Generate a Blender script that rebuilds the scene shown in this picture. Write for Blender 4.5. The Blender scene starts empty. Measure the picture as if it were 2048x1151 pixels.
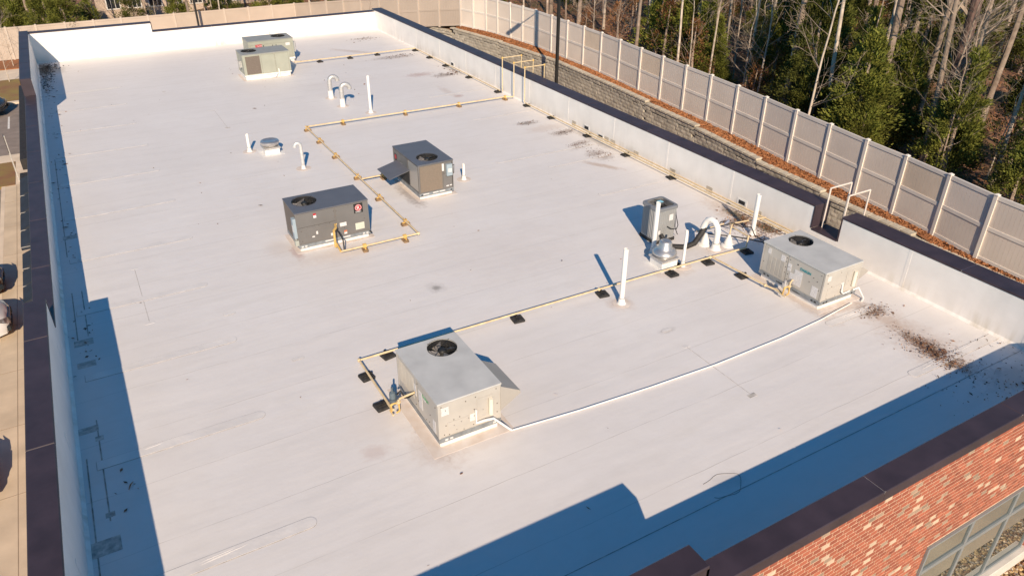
import bpy, bmesh, math, random
from mathutils import Vector, Matrix
R=math.radians
random.seed(7)
S=bpy.context.scene
COL=S.collection

# ------------------------------------------------------------------ camera, sky, sun, exposure
yaw,pit,rol=R(29.96),R(30.176),R(0.267)
fw=Vector((math.sin(yaw)*math.cos(pit),math.cos(yaw)*math.cos(pit),-math.sin(pit)))
rt=Vector((math.cos(yaw),-math.sin(yaw),0)); up=rt.cross(fw)
r2=rt*math.cos(rol)+up*math.sin(rol); u2=-rt*math.sin(rol)+up*math.cos(rol)
cam=bpy.data.cameras.new('camera'); camo=bpy.data.objects.new('camera',cam); COL.objects.link(camo)
M=Matrix((( r2.x,u2.x,-fw.x,0),( r2.y,u2.y,-fw.y,0),( r2.z,u2.z,-fw.z,9.5),(0,0,0,1)))
camo.matrix_world=M
cam.sensor_width=36; cam.lens=1495.6/2048*36; cam.clip_start=.1; cam.clip_end=800
S.camera=camo
SUN=Vector((-0.63,-1.60,1.0)).normalized()
elev=math.asin(SUN.z); azim=math.atan2(SUN.x,SUN.y)
w=bpy.data.worlds.new("World"); S.world=w; w.use_nodes=True
nt=w.node_tree; nt.nodes.clear()
sky=nt.nodes.new('ShaderNodeTexSky'); sky.sky_type='NISHITA'; sky.sun_disc=False
sky.sun_elevation=elev; sky.sun_rotation=azim
sky.air_density=1.0; sky.dust_density=0.2; sky.ozone_density=3.5; sky.altitude=300
hs=nt.nodes.new('ShaderNodeHueSaturation'); hs.inputs['Saturation'].default_value=1.18
bg=nt.nodes.new('ShaderNodeBackground'); bg.inputs[1].default_value=.085
wo=nt.nodes.new('ShaderNodeOutputWorld')
tn=nt.nodes.new('ShaderNodeMix'); tn.data_type='RGBA'; tn.blend_type='MULTIPLY'; tn.inputs['Factor'].default_value=1; tn.inputs['B'].default_value=(.50,1.06,1.13,1)
nt.links.new(sky.outputs[0],hs.inputs['Color']); nt.links.new(hs.outputs[0],tn.inputs['A']); nt.links.new(tn.outputs['Result'],bg.inputs[0]); nt.links.new(bg.outputs[0],wo.inputs[0])
sl=bpy.data.lights.new('sun','SUN'); so=bpy.data.objects.new('sun',sl); COL.objects.link(so)
sl.energy=5.0; sl.angle=R(.53); sl.color=(1.0,.81,.60)
so.rotation_euler=SUN.to_track_quat('Z','Y').to_euler(); so.location=(-30,-77,50)
S.view_settings.view_transform='Standard'; S.view_settings.look='None'
S.view_settings.exposure=0.25; S.view_settings.gamma=1; S.view_settings.use_curve_mapping=False
S.render.engine='CYCLES'

CF,CR,CU=fw.copy(),r2.copy(),u2.copy()
def cam_uv(p):
    q=Vector(p)-Vector((0,0,9.5)); d=q.dot(CF)
    if d<.1: return None
    return 1024+1495.6*q.dot(CR)/d, 575.5-1495.6*q.dot(CU)/d, d
def inframe(p,m=0):
    a=cam_uv(p); return a is not None and -m<a[0]<2048+m and -m<a[1]<1151+m

# ------------------------------------------------------------------ materials
MATS={}
def mat(name,col,rough=.6,metal=0.0,var=.12,scale=3.0,bump=0.0,bscale=40.0,col2=None,spec=None,randobj=0.0,island=False):
    if name in MATS: return MATS[name]
    m=bpy.data.materials.new(name); m.use_nodes=True; n=m.node_tree; b=n.nodes['Principled BSDF']
    L=n.links.new
    b.inputs['Roughness'].default_value=rough; b.inputs['Metallic'].default_value=metal
    if spec is not None: b.inputs['Specular IOR Level'].default_value=spec
    tc=n.nodes.new('ShaderNodeTexCoord')
    no=n.nodes.new('ShaderNodeTexNoise'); no.inputs['Scale'].default_value=scale; no.inputs['Detail'].default_value=6
    L(tc.outputs['Object'],no.inputs['Vector'])
    mx=n.nodes.new('ShaderNodeMix'); mx.data_type='RGBA'
    c2=col2 or tuple(max(0,c*(1-var*2)) for c in col); c1=col if col2 else tuple(min(1,c*(1+var*.6)) for c in col)
    mx.inputs['A'].default_value=(*c2,1); mx.inputs['B'].default_value=(*c1,1)
    mr=n.nodes.new('ShaderNodeMapRange'); mr.inputs[1].default_value=.3; mr.inputs[2].default_value=.7
    L(no.outputs[0],mr.inputs[0]); L(mr.outputs[0],mx.inputs['Factor'])
    out=mx.outputs['Result']
    if randobj or island:
        hv=n.nodes.new('ShaderNodeHueSaturation')
        if island: g=n.nodes.new('ShaderNodeNewGeometry'); rn=g.outputs['Random Per Island']
        else: g=n.nodes.new('ShaderNodeObjectInfo'); rn=g.outputs['Random']
        r=n.nodes.new('ShaderNodeMapRange'); a=randobj or .3; r.inputs[3].default_value=1-a; r.inputs[4].default_value=1+a
        L(rn,r.inputs[0]); L(r.outputs[0],hv.inputs['Value']); L(out,hv.inputs['Color']); out=hv.outputs[0]
    L(out,b.inputs['Base Color'])
    if bump:
        n2=n.nodes.new('ShaderNodeTexNoise'); n2.inputs['Scale'].default_value=bscale; n2.inputs['Detail'].default_value=4
        L(tc.outputs['Object'],n2.inputs['Vector'])
        bp=n.nodes.new('ShaderNodeBump'); bp.inputs['Strength'].default_value=bump; bp.inputs['Distance'].default_value=.02
        L(n2.outputs[0],bp.inputs['Height']); L(bp.outputs[0],b.inputs['Normal'])
    MATS[name]=m; return m

def membrane_mat():
    m=bpy.data.materials.new('white roof membrane'); m.use_nodes=True; n=m.node_tree; b=n.nodes['Principled BSDF']; L=n.links.new
    b.inputs['Roughness'].default_value=.55; b.inputs['Specular IOR Level'].default_value=.3
    g=n.nodes.new('ShaderNodeNewGeometry'); pos=g.outputs['Position']
    def noise(scale,det=5,rough=.6,vec=pos):
        x=n.nodes.new('ShaderNodeTexNoise'); x.inputs['Scale'].default_value=scale; x.inputs['Detail'].default_value=det; x.inputs['Roughness'].default_value=rough
        L(vec,x.inputs['Vector']); return x.outputs[0]
    def mth(op,a,bv=None,clamp=False):
        x=n.nodes.new('ShaderNodeMath'); x.operation=op; x.use_clamp=clamp
        for i,v in enumerate((a,bv)):
            if v is None: continue
            if isinstance(v,(int,float)): x.inputs[i].default_value=v
            else: L(v,x.inputs[i])
        return x.outputs[0]
    def rng(v,a,bb,c=0,d=1):
        x=n.nodes.new('ShaderNodeMapRange'); x.inputs[1].default_value=a;x.inputs[2].default_value=bb;x.inputs[3].default_value=c;x.inputs[4].default_value=d
        L(v,x.inputs[0]); return x.outputs[0]
    def mixc(f,a,c):
        x=n.nodes.new('ShaderNodeMix'); x.data_type='RGBA'
        if isinstance(f,(int,float)): x.inputs['Factor'].default_value=f
        else: L(f,x.inputs['Factor'])
        for k,v in (('A',a),('B',c)):
            if isinstance(v,tuple): x.inputs[k].default_value=(*v,1)
            else: L(v,x.inputs[k])
        return x.outputs['Result']
    big=noise(.35,4); mid=noise(2.2,6); fine=noise(14,6,.7)
    mp=n.nodes.new('ShaderNodeMapping'); mp.inputs['Scale'].default_value=(.35,2.6,1); L(pos,mp.inputs[0]); streak=noise(1.0,5,.6,mp.outputs[0])
    c=mixc(rng(big,.3,.7),(.70,.665,.645),(.745,.715,.70))
    c=mixc(rng(mid,.45,.75,0,.30),c,(.66,.62,.585))
    c=mixc(rng(streak,.52,.72,0,.32),c,(.62,.59,.56))
    c=mixc(rng(fine,.55,.8,0,.25),c,(.60,.57,.54))
    # faint welded seam every 1.51 m across the roof
    sp=n.nodes.new('ShaderNodeSeparateXYZ'); L(pos,sp.inputs[0])
    yy=mth('ADD',sp.outputs[1],mth('MULTIPLY',noise(.6,2),.10))
    fr=mth('FRACT',mth('DIVIDE',mth('SUBTRACT',yy,.13),1.51)); dd=mth('ABSOLUTE',mth('SUBTRACT',fr,.5))
    seam=mth('MULTIPLY',rng(dd,.0,.006,1,0),rng(noise(.9,3),.34,.6,.05,.8))
    c=mixc(seam,c,(.40,.37,.34))
    warp=mth('SUBTRACT',noise(1.6,6,.7),.5); warp2=mth('SUBTRACT',noise(7,6,.7),.5)
    # dirt stains: x,y,rx,ry,angle,colour,strength
    br=(.20,.135,.10); pk=(.50,.385,.31); gy=(.30,.28,.26); rd=(.40,.22,.17)
    ST=[(14.82,6.85,.22,.42,0,(.14,.10,.07),.9),(14.95,7.6,.20,.55,8,(.17,.13,.10),.8),(14.95,7.1,.35,1.05,-5,br,.75),(15.0,7.6,.8,1.7,-5,pk,.45),(15.15,9.0,.5,.35,0,br,.6),(15.1,8.4,.3,.6,0,pk,.5),
        (15.7,22.2,.75,.35,20,br,.45),(15.72,20.95,.5,.6,0,br,.5),(15.2,20.0,.18,.9,30,pk,.7),(15.95,23.75,.6,.35,0,br,.5),(15.3,25.4,.55,.3,0,gy,.5),(15.6,24.5,1.0,.5,0,pk,.3),
        (16.3,14.6,.55,1.6,0,pk,.6),(16.42,13.55,.30,.50,0,(.12,.11,.07),.95),(16.3,14.6,.22,.75,0,(.13,.12,.08),.85),(15.9,14.25,.55,.30,0,br,.6),(16.5,22.3,.25,1.6,0,gy,.45),(16.5,34.6,.2,1.4,0,gy,.5),
        (14.6,30.3,.3,.25,0,rd,.5),(14.5,31.2,.25,1.0,0,pk,.35),(14.6,34.6,.8,.45,0,rd,.45),(15.6,33.9,.7,.35,0,br,.5),(14.9,38.6,1.4,.4,0,br,.4),(13.4,41.0,1.8,.3,-50,pk,.45),(15.0,43.8,.7,.25,0,br,.4),
        (4.0,9.7,.45,.7,20,pk,.4),(3.3,11.1,.9,.8,0,pk,.12),(5.0,9.45,.9,.22,0,pk,.2),(4.1,10.3,.22,1.0,0,br,.4),
        (6.5,15.1,.13,.13,0,gy,.75),(6.5,15.1,.28,.30,0,gy,.28),(3.98,18.7,.18,.5,0,rd,.45),(3.6,19.2,.4,.6,0,pk,.18),(8.25,20.9,.3,1.2,0,br,.5),(5.2,18.1,1.6,.5,0,pk,.25),
        (-1.5,44.6,.5,1.6,0,(.03,.028,.02),.95),(-1.1,44.2,.8,1.0,0,gy,.6),(15.6,5.7,1.0,.5,0,gy,.35),(14.0,9.75,.3,.9,0,pk,.5),(14.7,9.35,.7,.2,0,pk,.6),
        (12.3,12.9,.6,.5,0,pk,.45),(14.2,13.2,.7,.4,0,pk,.35),(10.1,12.2,.38,.38,0,pk,.5),(10.3,10.7,.25,.12,0,gy,.3),(2.97,10.2,.3,.25,0,rd,.22),(8.1,6.5,.5,.25,0,gy,.2),
        (11.0,35.0,2.5,1.0,0,pk,.10),(2,28,3,2,0,gy,.05),(9,16,3,2,0,pk,.08)]
    for (x,y,rx,ry,an,cc,stn) in ST:
        mpn=n.nodes.new('ShaderNodeMapping'); mpn.vector_type='TEXTURE'
        mpn.inputs['Location'].default_value=(x,y,0); mpn.inputs['Rotation'].default_value=(0,0,R(an)); mpn.inputs['Scale'].default_value=(rx,ry,3)
        L(pos,mpn.inputs[0])
        ln=n.nodes.new('ShaderNodeVectorMath'); ln.operation='LENGTH'; L(mpn.outputs[0],ln.inputs[0])
        d=mth('ADD',mth('ADD',ln.outputs['Value'],mth('MULTIPLY',warp,1.3)),mth('MULTIPLY',warp2,1.5))
        c=mixc(rng(d,.35,1.05,stn,0),c,cc)
    L(c,b.inputs['Base Color'])
    mp2=n.nodes.new('ShaderNodeMapping'); mp2.inputs['Scale'].default_value=(.5,1.6,1); L(pos,mp2.inputs[0]); wr=noise(1.1,3,.5,mp2.outputs[0])
    h=mth('ADD',mth('MULTIPLY',wr,.5),mth('MULTIPLY',mid,.12)); h=mth('ADD',h,mth('MULTIPLY',fine,.02)); h=mth('ADD',h,mth('MULTIPLY',seam,.06))
    bp=n.nodes.new('ShaderNodeBump'); bp.inputs['Strength'].default_value=.35; bp.inputs['Distance'].default_value=.07; L(h,bp.inputs['Height']); L(bp.outputs[0],b.inputs['Normal'])
    return m
MEM=membrane_mat()
WALLW=mat('white parapet membrane',(.86,.82,.78),.5,var=.05,scale=1.2,bump=.25,bscale=3)
def grime_walls(m):
    n=m.node_tree; L=n.links.new; b=n.nodes['Principled BSDF']; src=b.inputs['Base Color'].links[0].from_socket
    g=n.nodes.new('ShaderNodeNewGeometry'); sp=n.nodes.new('ShaderNodeSeparateXYZ'); L(g.outputs['Position'],sp.inputs[0])
    mp=n.nodes.new('ShaderNodeMapping'); mp.inputs['Scale'].default_value=(5,5,.7); L(g.outputs['Position'],mp.inputs[0])
    no=n.nodes.new('ShaderNodeTexNoise'); no.inputs['Scale'].default_value=1; no.inputs['Detail'].default_value=7; L(mp.outputs[0],no.inputs[0])
    big=n.nodes.new('ShaderNodeTexNoise'); big.inputs['Scale'].default_value=.35; L(g.outputs['Position'],big.inputs[0])
    zz=n.nodes.new('ShaderNodeMapRange'); zz.inputs[1].default_value=0; zz.inputs[2].default_value=.38; zz.inputs[3].default_value=1; zz.inputs[4].default_value=.12; L(sp.outputs[2],zz.inputs[0])
    a=n.nodes.new('ShaderNodeMapRange'); a.inputs[1].default_value=.42; a.inputs[2].default_value=.75; L(no.outputs[0],a.inputs[0])
    c=n.nodes.new('ShaderNodeMapRange'); c.inputs[1].default_value=.42; c.inputs[2].default_value=.62; c.inputs[3].default_value=.15; c.inputs[4].default_value=.8; L(big.outputs[0],c.inputs[0])
    m1=n.nodes.new('ShaderNodeMath'); m1.operation='MULTIPLY'; L(zz.outputs[0],m1.inputs[0]); L(a.outputs[0],m1.inputs[1])
    m2=n.nodes.new('ShaderNodeMath'); m2.operation='MULTIPLY'; L(m1.outputs[0],m2.inputs[0]); L(c.outputs[0],m2.inputs[1])
    mx=n.nodes.new('ShaderNodeMix'); mx.data_type='RGBA'; mx.inputs['B'].default_value=(.46,.40,.30,1); L(src,mx.inputs['A']); L(m2.outputs[0],mx.inputs['Factor']); L(mx.outputs['Result'],b.inputs['Base Color'])
grime_walls(WALLW)
PATCH=mat('seam strip membrane',(.735,.70,.675),.5,var=.05,scale=2,bump=.5,bscale=4)
DIRTE=mat('dirt line at seam',(.44,.40,.36),.8,var=.3,scale=6)
TPATCH=mat('grey seam patch',(.57,.53,.49),.7,var=.25,scale=9)
COPE=mat('plum brown coping metal',(.052,.035,.044),.48,.0,var=.16,scale=2.2,bump=.12,bscale=3)
COPEJ=mat('coping joint',(.035,.026,.03),.6)
TAN=mat('tan painted steel',(.50,.468,.420),.45,var=.06,scale=2.0)
TANTOP=mat('pale grey steel top',(.56,.555,.535),.5,var=.08,scale=2.2,bump=.12,bscale=2.5)
RAIL=mat('galvanised base rail',(.30,.325,.345),.45,.3,var=.15,scale=6)
CURB=mat('white curb membrane',(.80,.78,.75),.55,var=.08,scale=5)
STAIN=mat('stained flashing skirt',(.71,.64,.59),.7,var=.12,scale=3,col2=(.60,.50,.42))
GRY=mat('warm grey painted steel',(.165,.157,.152),.5,var=.06,scale=2)
GRYTOP=mat('slate grey steel top',(.125,.125,.14),.45,var=.05,scale=3)
GRN=mat('sage painted steel',(.37,.375,.31),.5,var=.06,scale=2)
GRNTOP=mat('grey sage steel top',(.33,.325,.295),.5,var=.06,scale=4)
DARK=mat('dark fan well',(.02,.02,.022),.7)
BLADE=mat('fan blade metal',(.40,.37,.34),.4,.3,var=.2)
WIRE=mat('black guard wire',(.02,.02,.02),.5)
COIL=mat('brown coil fins',(.17,.135,.11),.6,var=.1,scale=30)
SEAM=mat('panel gap',(.16,.13,.10),.8)
WHITE=mat('white pvc',(.82,.80,.77),.4,var=.04)
GALV=mat('galvanised steel',(.62,.60,.58),.42,.5,var=.12,scale=14)
ALU=mat('spun aluminium',(.62,.60,.58),.38,.8,var=.08,scale=6)
YEL=mat('yellow gas pipe paint',(.72,.56,.34),.5,var=.12,scale=8)
YELB=mat('bright yellow fitting',(.68,.44,.14),.5,var=.15,scale=12)
RUB=mat('black rubber support',(.035,.033,.033),.8,var=.3,scale=14)
WOOD=mat('weathered wood block',(.30,.19,.10),.8,var=.3,scale=10)
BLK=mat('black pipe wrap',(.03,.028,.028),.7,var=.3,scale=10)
BLUEG=mat('blue grey disconnect box',(.33,.40,.45),.5,var=.05)
REDL=mat('red label',(.45,.02,.03),.5,var=.02)
BLKL=mat('black label',(.02,.02,.02),.5)
ORL=mat('orange label',(.75,.20,.10),.5,var=.02)
TEAL=mat('teal lettering',(.02,.30,.34),.5,var=.02)
GRNL=mat('green lettering',(.08,.32,.15),.5,var=.02)
CYAN=mat('pale cyan label',(.30,.62,.74),.5,var=.02)
SCREW=mat('dark screw head',(.10,.085,.07),.5)
CREAM=mat('cream insulation sleeve',(.78,.72,.60),.6,var=.06)
VINYLR=mat('almond vinyl fence brightened for shade',(.80,.70,.61),.55,var=.05,scale=.7,randobj=.05)  # paler copy of the almond vinyl, making up for weak sun on this run
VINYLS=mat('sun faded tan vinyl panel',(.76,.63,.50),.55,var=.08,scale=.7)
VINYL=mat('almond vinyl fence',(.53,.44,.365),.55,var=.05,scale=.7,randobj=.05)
VINYLP=mat('pale vinyl post',(.80,.73,.66),.5,var=.05,scale=2)
CONC=mat('tan concrete',(.64,.52,.38),.85,var=.10,scale=1.2,bump=.1)
CONC2=mat('pale concrete',(.72,.60,.47),.85,var=.08,scale=1.5,bump=.1)
JOINT=mat('concrete joint',(.33,.25,.18),.9)
ASPH=mat('asphalt',(.27,.22,.19),.9,var=.12,scale=2,bump=.3,bscale=60)
LINE=mat('white road paint',(.75,.72,.68),.7,var=.1,scale=8)
STRAW=mat('pine straw mulch',(.34,.15,.065),.95,var=.3,scale=9,bump=.9,bscale=30,col2=(.20,.07,.025))
MULCH=mat('brown mulch',(.26,.115,.06),.95,var=.3,scale=4,bump=.9,bscale=30,col2=(.12,.05,.03))
GRASS=mat('thin grass',(.27,.21,.06),.9,var=.3,scale=.8,bump=.6,bscale=40,col2=(.24,.12,.06))
def stone_mat(name,c1,c2,rv=.18):
    m=mat(name,c1,.9,var=.2,scale=4,bump=1.0,bscale=9,col2=c2,randobj=rv); return m
BLOCK=stone_mat('split face block',(.56,.51,.42),(.40,.36,.29))
CAPB=stone_mat('wall cap block',(.56,.50,.40),(.42,.37,.29),.1)
LIT=None
def litter_mat():
    m=bpy.data.materials.new('leaf litter'); m.use_nodes=True; n=m.node_tree; b=n.nodes['Principled BSDF']; L=n.links.new
    b.inputs['Roughness'].default_value=.95
    tc=n.nodes.new('ShaderNodeNewGeometry')
    v=n.nodes.new('ShaderNodeTexVoronoi'); v.inputs['Scale'].default_value=7; L(tc.outputs['Position'],v.inputs['Vector'])
    no=n.nodes.new('ShaderNodeTexNoise'); no.inputs['Scale'].default_value=.5; no.inputs['Detail'].default_value=8; L(tc.outputs['Position'],no.inputs['Vector'])
    sp=n.nodes.new('ShaderNodeSeparateColor'); L(v.outputs['Color'],sp.inputs[0])
    cr=n.nodes.new('ShaderNodeValToRGB'); e=cr.color_ramp.elements
    e[0].position=0; e[0].color=(.09,.045,.028,1); e[1].position=1; e[1].color=(.50,.27,.15,1)
    x=cr.color_ramp.elements.new(.5); x.color=(.24,.115,.065,1); x=cr.color_ramp.elements.new(.8); x.color=(.36,.17,.09,1)
    L(sp.outputs[0],cr.inputs[0])
    mx=n.nodes.new('ShaderNodeMix'); mx.data_type='RGBA'; mx.inputs['B'].default_value=(.06,.055,.02,1); L(cr.outputs[0],mx.inputs['A'])
    mr=n.nodes.new('ShaderNodeMapRange'); mr.inputs[1].default_value=.45; mr.inputs[2].default_value=.62; mr.inputs[4].default_value=.7; L(no.outputs[0],mr.inputs[0]); L(mr.outputs[0],mx.inputs['Factor'])
    L(mx.outputs['Result'],b.inputs['Base Color'])
    bp=n.nodes.new('ShaderNodeBump'); bp.inputs['Strength'].default_value=1; bp.inputs['Distance'].default_value=.1; L(sp.outputs[1],bp.inputs['Height']); L(bp.outputs[0],b.inputs['Normal'])
    return m
LITTER=litter_mat()
def sticker_mat():
    m=bpy.data.materials.new('printed white label'); m.use_nodes=True; n=m.node_tree; b=n.nodes['Principled BSDF']; L=n.links.new
    b.inputs['Roughness'].default_value=.5
    tc=n.nodes.new('ShaderNodeTexCoord'); wv=n.nodes.new('ShaderNodeTexWave'); wv.bands_direction='Z'; wv.inputs['Scale'].default_value=18; wv.inputs['Distortion'].default_value=.3
    L(tc.outputs['Object'],wv.inputs[0]); no=n.nodes.new('ShaderNodeTexNoise'); no.inputs['Scale'].default_value=40; L(tc.outputs['Object'],no.inputs[0])
    mu=n.nodes.new('ShaderNodeMath'); mu.operation='MULTIPLY'; L(wv.outputs[1],mu.inputs[0]); L(no.outputs[0],mu.inputs[1])
    mr=n.nodes.new('ShaderNodeMapRange'); mr.inputs[1].default_value=.3; mr.inputs[2].default_value=.5; L(mu.outputs[0],mr.inputs[0])
    mx=n.nodes.new('ShaderNodeMix'); mx.data_type='RGBA'; mx.inputs['A'].default_value=(.74,.72,.70,1); mx.inputs['B'].default_value=(.45,.42,.42,1); L(mr.outputs[0],mx.inputs['Factor'])
    L(mx.outputs['Result'],b.inputs['Base Color']); return m
STK=sticker_mat()
def leaf_mat(name,c1,c2):
    m=bpy.data.materials.new(name); m.use_nodes=True; n=m.node_tree; b=n.nodes['Principled BSDF']; L=n.links.new
    b.inputs['Roughness'].default_value=.7; b.inputs['Specular IOR Level'].default_value=.2
    g=n.nodes.new('ShaderNodeNewGeometry'); oi=n.nodes.new('ShaderNodeObjectInfo')
    mx=n.nodes.new('ShaderNodeMix'); mx.data_type='RGBA'; mx.inputs['A'].default_value=(*c1,1); mx.inputs['B'].default_value=(*c2,1); L(g.outputs['Random Per Island'],mx.inputs['Factor'])
    hv=n.nodes.new('ShaderNodeHueSaturation'); r=n.nodes.new('ShaderNodeMapRange'); r.inputs[3].default_value=.6; r.inputs[4].default_value=1.35
    no=n.nodes.new('ShaderNodeTexNoise'); no.inputs['Scale'].default_value=1.3; no.inputs['Detail'].default_value=3; L(g.outputs['Position'],no.inputs['Vector'])
    r2_=n.nodes.new('ShaderNodeMapRange'); r2_.inputs[1].default_value=.35; r2_.inputs[2].default_value=.65; r2_.inputs[3].default_value=.55; r2_.inputs[4].default_value=1.25; L(no.outputs[0],r2_.inputs[0])
    mm=n.nodes.new('ShaderNodeMath'); mm.operation='MULTIPLY'; L(r2_.outputs[0],mm.inputs[1])
    L(oi.outputs['Random'],r.inputs[0]); L(r.outputs[0],mm.inputs[0]); L(mm.outputs[0],hv.inputs['Value'])
    hh=n.nodes.new('ShaderNodeMapRange'); hh.inputs[3].default_value=.475; hh.inputs[4].default_value=.515; L(no.outputs[0],hh.inputs[0]); L(hh.outputs[0],hv.inputs['Hue']); L(mx.outputs['Result'],hv.inputs['Color'])
    L(hv.outputs[0],b.inputs['Base Color']); return m
LEAF=leaf_mat('cedar spray green',(.07,.09,.014),(.21,.215,.04))
LEAFD=leaf_mat('dark evergreen green',(.045,.06,.012),(.14,.145,.028))
LEAFB=leaf_mat('dry brown leaves',(.17,.075,.03),(.34,.17,.07))
BARK=mat('grey brown bark',(.42,.33,.26),.95,var=.3,scale=3,bump=1,bscale=14,col2=(.22,.16,.125),randobj=.25)
BARKP=mat('pale bark',(.60,.51,.42),.95,var=.3,scale=3,bump=.7,bscale=14,col2=(.36,.29,.23),randobj=.2)
PINEB=mat('plated pine bark',(.21,.135,.115),.95,var=.3,scale=5,bump=1,bscale=10,col2=(.09,.055,.045))
TWIG=mat('bare twigs',(.38,.30,.235),.9,var=.2,randobj=.25)

# ------------------------------------------------------------------ mesh helpers
class MB:
    def __init__(s): s.v=[]; s.f=[]; s.m=[]
    def add(s,vs,fs,mi=0):
        o=len(s.v); s.v+= [tuple(v) for v in vs]; s.f+=[tuple(i+o for i in f) for f in fs]; s.m+=[mi]*len(fs)
    def box(s,x0,x1,y0,y1,z0,z1,mi=0):
        s.add([(x0,y0,z0),(x1,y0,z0),(x1,y1,z0),(x0,y1,z0),(x0,y0,z1),(x1,y0,z1),(x1,y1,z1),(x0,y1,z1)],
              [(0,3,2,1),(4,5,6,7),(0,1,5,4),(1,2,6,5),(2,3,7,6),(3,0,4,7)],mi); return s
    def bbox(s,x0,x1,y0,y1,z0,z1,b=.01,mi=0):
        # box with bevelled vertical and top edges
        o=[]
        for z,i in ((z0,0),(z1-b,0),(z1,b)):
            o.append([(x0+i+b*(not i),y0+i,z),(x1-i-b*(not i),y0+i,z),(x1-i,y0+i+b*(not i),z),(x1-i,y1-i-b*(not i),z),(x1-i-b*(not i),y1-i,z),(x0+i+b*(not i),y1-i,z),(x0+i,y1-i-b*(not i),z),(x0+i,y0+i+b*(not i),z)])
        vs=o[0]+o[1]+o[2]; fs=[tuple(range(7,-1,-1)),tuple(range(16,24))]
        for k in (0,8):
            for j in range(8): fs.append((k+j,k+(j+1)%8,k+8+(j+1)%8,k+8+j))
        s.add(vs,fs,mi); return s
    def tube(s,pts,rad,n=8,cap=True,mi=0):
        pts=[Vector(p) for p in pts]; rs=rad if isinstance(rad,(list,tuple)) else [rad]*len(pts)
        rings=[]; prev=None
        for i,p in enumerate(pts):
            a=pts[max(i-1,0)]; c=pts[min(i+1,len(pts)-1)]
            t=(c-a).normalized()
            if 0<i<len(pts)-1:
                t=((p-a).normalized()+(c-p).normalized()); t=t.normalized() if t.length>1e-6 else (c-a).normalized()
            if prev is None:
                x=t.cross(Vector((0,0,1))); 
                if x.length<.05: x=t.cross(Vector((1,0,0)))
            else: x=prev-t*prev.dot(t)
            x.normalize(); prev=x; y=t.cross(x)
            k=1.0
            if 0<i<len(pts)-1:
                ca=(p-a).normalized().dot((c-p).normalized()); k=1/max(.5,math.sqrt(max(.02,(1+ca)/2)))
            rings.append([p+(x*math.cos(2*math.pi*j/n)+y*math.sin(2*math.pi*j/n))*rs[i] for j in range(n)])
        vs=[v for r in rings for v in r]; fs=[]
        for i in range(len(rings)-1):
            for j in range(n): fs.append((i*n+j,i*n+(j+1)%n,(i+1)*n+(j+1)%n,(i+1)*n+j))
        if cap: fs.append(tuple(range(n-1,-1,-1))); fs.append(tuple((len(rings)-1)*n+j for j in range(n)))
        s.add(vs,fs,mi); return s
    def lathe(s,prof,c=(0,0,0),n=24,mi=0):
        vs=[];fs=[]
        for (r,z) in prof:
            for j in range(n): a=2*math.pi*j/n; vs.append((c[0]+r*math.cos(a),c[1]+r*math.sin(a),c[2]+z))
        for i in range(len(prof)-1):
            for j in range(n): fs.append((i*n+j,i*n+(j+1)%n,(i+1)*n+(j+1)%n,(i+1)*n+j))
        fs.append(tuple(range(n-1,-1,-1))); fs.append(tuple((len(prof)-1)*n+j for j in range(n)))
        s.add(vs,fs,mi); return s
    def mesh(s,name,mats,smooth=False):
        me=bpy.data.meshes.new(name); me.from_pydata(s.v,[],s.f)
        for m in (mats if isinstance(mats,(list,tuple)) else [mats]): me.materials.append(m)
        if len(set(s.m))>1: me.polygons.foreach_set('material_index',s.m)
        if smooth:
            me.polygons.foreach_set('use_smooth',[True]*len(me.polygons))
            try: me.set_sharp_from_angle(angle=R(40))
            except Exception: pass
        me.update(); return me
    def build(s,name,mats,parent=None,smooth=False,loc=None):
        return link(name,s.mesh(name,mats,smooth),parent,loc)
def link(name,me,parent=None,loc=None):
    o=bpy.data.objects.new(name,me); COL.objects.link(o)
    if parent: o.parent=parent
    if loc: o.location=loc
    return o
def tag(o,label,cat,group=None,kind=None):
    o['label']=label; o['category']=cat
    if group: o['group']=group
    if kind: o['kind']=kind
    return o
def thing(name,label,cat,loc=(0,0,0),rz=0,group=None):
    o=bpy.data.objects.new(name,None); COL.objects.link(o); o.location=loc; o.rotation_euler=(0,0,rz); o.empty_display_size=.2
    return tag(o,label,cat,group)
def struct(o): o['kind']='structure'; return o
def copy_tree(o,parent=None):
    c=o.copy(); COL.objects.link(c); c.parent=parent
    for ch in list(o.children): copy_tree(ch,c)
    return c

# ------------------------------------------------------------------ ground and setting
GZ=-4.6
def flat(name,x0,x1,y0,y1,z,m,t=.3):
    return struct(MB().box(x0,x1,y0,y1,z-t,z).build(name,m))
# base ground sheet reaching far beyond the view
struct(MB().box(-400,400,-300,500,GZ-1.4,GZ-1.0).build('ground',MULCH))
flat('yard_soil',-80,26.3,-80,72,GZ-.02,MULCH,.5)
flat('parking_lot',-70,-4.42,5,41.3,GZ,ASPH)
flat('driveway',-70,-2.3,46.2,57.3,GZ,ASPH)
sw=flat('sidewalk',-4.42,-2.25,-20,41.3,GZ+.10,CONC)
MB().box(-4.58,-4.42,-20,41.3,GZ-.2,GZ+.104).build('kerb',CONC2,sw)
for i in range(20):
    y=-18+i*3.0; MB().box(-4.42,-2.25,y,y+.015,GZ+.1,GZ+.104).build('joint_line',JOINT,sw)
MB().box(-3.95,-3.935,-20,41.3,GZ+.1,GZ+.105).build('joint_line',JOINT,sw)
flat('cross_walk_path',-70,-2.25,44.9,46.2,GZ+.10,CONC2)
flat('side_path',-4.0,-2.25,41.3,44.9,GZ+.1,CONC2)
flat('mulch_island',-70,-4.0,41.3,44.9,GZ+.12,GRASS)
flat('mulch_bed',-70,14,57.3,63.6,GZ+.12,GRASS)
flat('rear_path',-70,14,63.6,67.0,GZ+.08,CONC2)
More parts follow.
